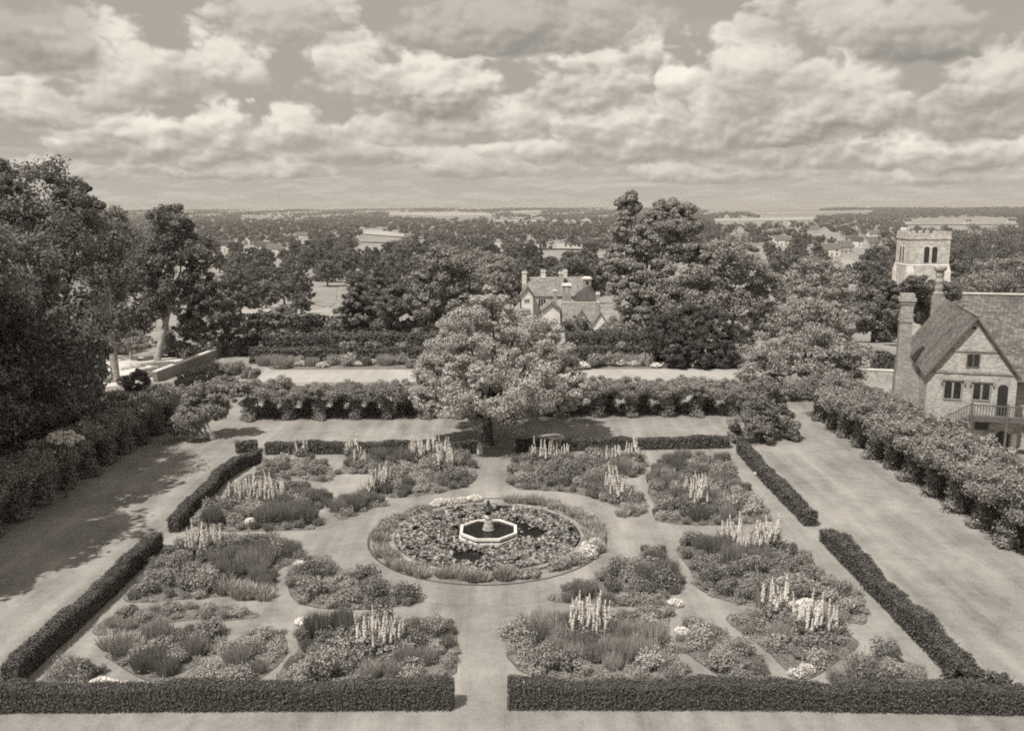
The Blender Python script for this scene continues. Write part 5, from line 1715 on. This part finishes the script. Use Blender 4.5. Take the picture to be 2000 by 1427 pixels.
# woods
WK = []
for i in range(7):
    hgt = [11, 13, 12, 10, 14, 9, 12][i]
    WK.append(tree_kind('woodland_tree', 700 + i, hgt, [10, 9, 11, 9, 8, 9, 7][i], M['leaf_wood'] if i != 4 else M['leaf_dark'], M['bark'], n=11, per=13, nleaf=26, leaf=0.5, base=0.22))
CK = conifer_kind('woodland_tree', 720, 14, 6.5, M['needle'], M['bark'], 20, 0.42, 0.05)
wr = np.random.default_rng(99)
EXCL = [f[0] for f in FIELDS]
KEEP = [(1008, 1206, 522, 655, 202.0), (1738, 1856, 448, 545, 170.0)]      # the house and the tower stay clear of nearer trees
cand = []
y = 606.0
while y > 408.5:
    probe = PT(1000, y)
    dist = probe[1]
    sc = FPX / dist
    stepx = 8.0 * sc
    x = -60 + wr.random() * stepx
    while x < 2060:
        yy = y + wr.normal() * 2.0 * min(1, sc)
        xx = x + wr.normal() * 0.25 * stepx
        x += stepx * (0.85 + 0.3 * wr.random())
        hp = 12 * sc
        if any(inside(e, xx, yy) or inside(e, xx, yy - hp * 0.5) or inside(e, xx, yy - hp * 0.95) for e in EXCL):
            continue
        if any(a - 5 * sc < xx < b + 5 * sc and yy - hp < d and yy > c and dist < dd for a, b, c, d, dd in KEEP):
            continue
        if any(a < xx < b and yy - hp < d + 2 and yy > c and dist < dd + 20 for a, b, c, d, dd in TBOX):
            continue
        if dist < 900 and (xx < 420 and yy > 440 or 1180 < xx < 1500 and yy > 470 or 1500 < xx < 1700 and yy > 560 or xx > 1700 and yy > 590):
            continue
        if 1400 < xx < 1990 and 425 < yy < 505 and wr.random() < 0.42:
            continue
        if yy < 426 and (math.sin(xx * 0.021 + yy * 0.9) + math.sin(xx * 0.047 + 1.3 + yy * 0.5) < (-0.35 if xx < 1700 else -1.5)):
            continue
        cand.append((dist, xx, yy))
    y -= max(0.85, min(0.34 * 12 * sc, 14))
cand.sort()
N_IND = 275
for i, (dist, px, py) in enumerate(cand[:N_IND]):
    p = PT(px, py)
    if px < 700:
        where = 'of the valley wood left of the pine'
    elif px < 1010:
        where = 'of the valley wood between the pine and the country house'
    elif px < 1300:
        where = 'of the valley wood above the country house roofs'
    else:
        where = 'of the valley wood toward the town and church tower'
    con = wr.random() < 0.08
    k = CK if con else WK[int(wr.integers(7))]
    s = 0.75 + 0.5 * wr.random()
    d_ = 'dark pointed conifer' if con else 'round-crowned leafy tree'
    k.place((p[0], p[1], p[2] - 0.2), wr.random() * 6.283, (s * (0.9 + 0.25 * wr.random()), s * (0.9 + 0.25 * wr.random()), s), d_ + ' ' + where, 'tree', d_ + 's ' + where)
for i, (px, py, top, k, lab) in enumerate([(530, 692, 602, 0, 'leafy tree at the left end of the double hedge'), (590, 657, 612, 5, 'orchard tree behind the hedge, leftmost of three'), (620, 656, 609, 1, 'orchard tree behind the hedge, middle of three'), (648, 655, 614, 2, 'orchard tree behind the hedge, next to the pine'),
        (470, 616, 542, 3, 'round tree on the open slope at the left'), (520, 602, 546, 0, 'round tree beside the upper slope field'), (588, 614, 572, 2, 'low dense tree below the upper slope field'), (440, 640, 560, 1, 'tree on the slope right of the leaning tree'), (555, 640, 596, 5, 'small tree between the two slope fields'), (495, 660, 610, 2, 'tree above the dark round bush'), (640, 560, 505, 1, 'tree at the top corner of the slope field')]):
    p = PT(px, py)
    sc = (py - top) * p[1] / FPX / [11, 13, 12, 10, 14, 9, 12][k]
    WK[k].place((p[0], p[1], p[2] - 0.2), wr.random() * 6.283, (sc * 1.15, sc * 1.15, sc), lab, 'tree')
far = cand[N_IND:]
C, Rd = [], []
print('woods', len(cand), 'far', len(far), 'first far at', far[0][0] if far else None)
for dist, px, py in far:
    p = PT(px, py)
    g = 1 + 0.5 * min(1, max(0, (dist - 1500) / 4000))
    hgt = (9 + 6 * wr.random()) * (1.0 if dist < 2500 else 0.9)
    w = (4.2 + 2.2 * wr.random()) * g
    for k in range(4):
        C.append((p[0] + wr.normal() * w * 0.5, p[1] + wr.normal() * w * 0.5, p[2] + hgt * (0.30 + 0.42 * wr.random()))); Rd.append(w * (0.55 + 0.25 * wr.random()))
V = clumps(wr, C, Rd, 30, 1.5, 0.85, 0.3)
o = link('distant_woods', quads(V), None, [M['leaf_far']])
o['kind'] = 'stuff'; o['label'] = 'dark woods and hedgerows of the far plain up to the horizon'; o['category'] = 'woods'

# built kinds the scene turned out not to need
for k in list(PK.values()) + WK + VK + VR + [CK]:
    if not k.used:
        for o in k.parts + [k.root]:
            if o.name in bpy.data.objects:
                bpy.data.objects.remove(o)

# ------------------------------------------------------------------ the air
hz = MB().box(-16000, 16000, -120, 15500, -90, 42).build('haze', bpy.data.materials.new('haze'))
hm = hz.data.materials[0]
hm.use_nodes = True
hm.node_tree.nodes.clear()
ho = hm.node_tree.nodes.new('ShaderNodeOutputMaterial')
pv = hm.node_tree.nodes.new('ShaderNodeVolumePrincipled')
pv.inputs['Color'].default_value = (0.86, 0.81, 0.73, 1)
pv.inputs['Density'].default_value = 0.00011
hm.node_tree.links.new(pv.outputs[0], ho.inputs['Volume'])
hz['kind'] = 'stuff'
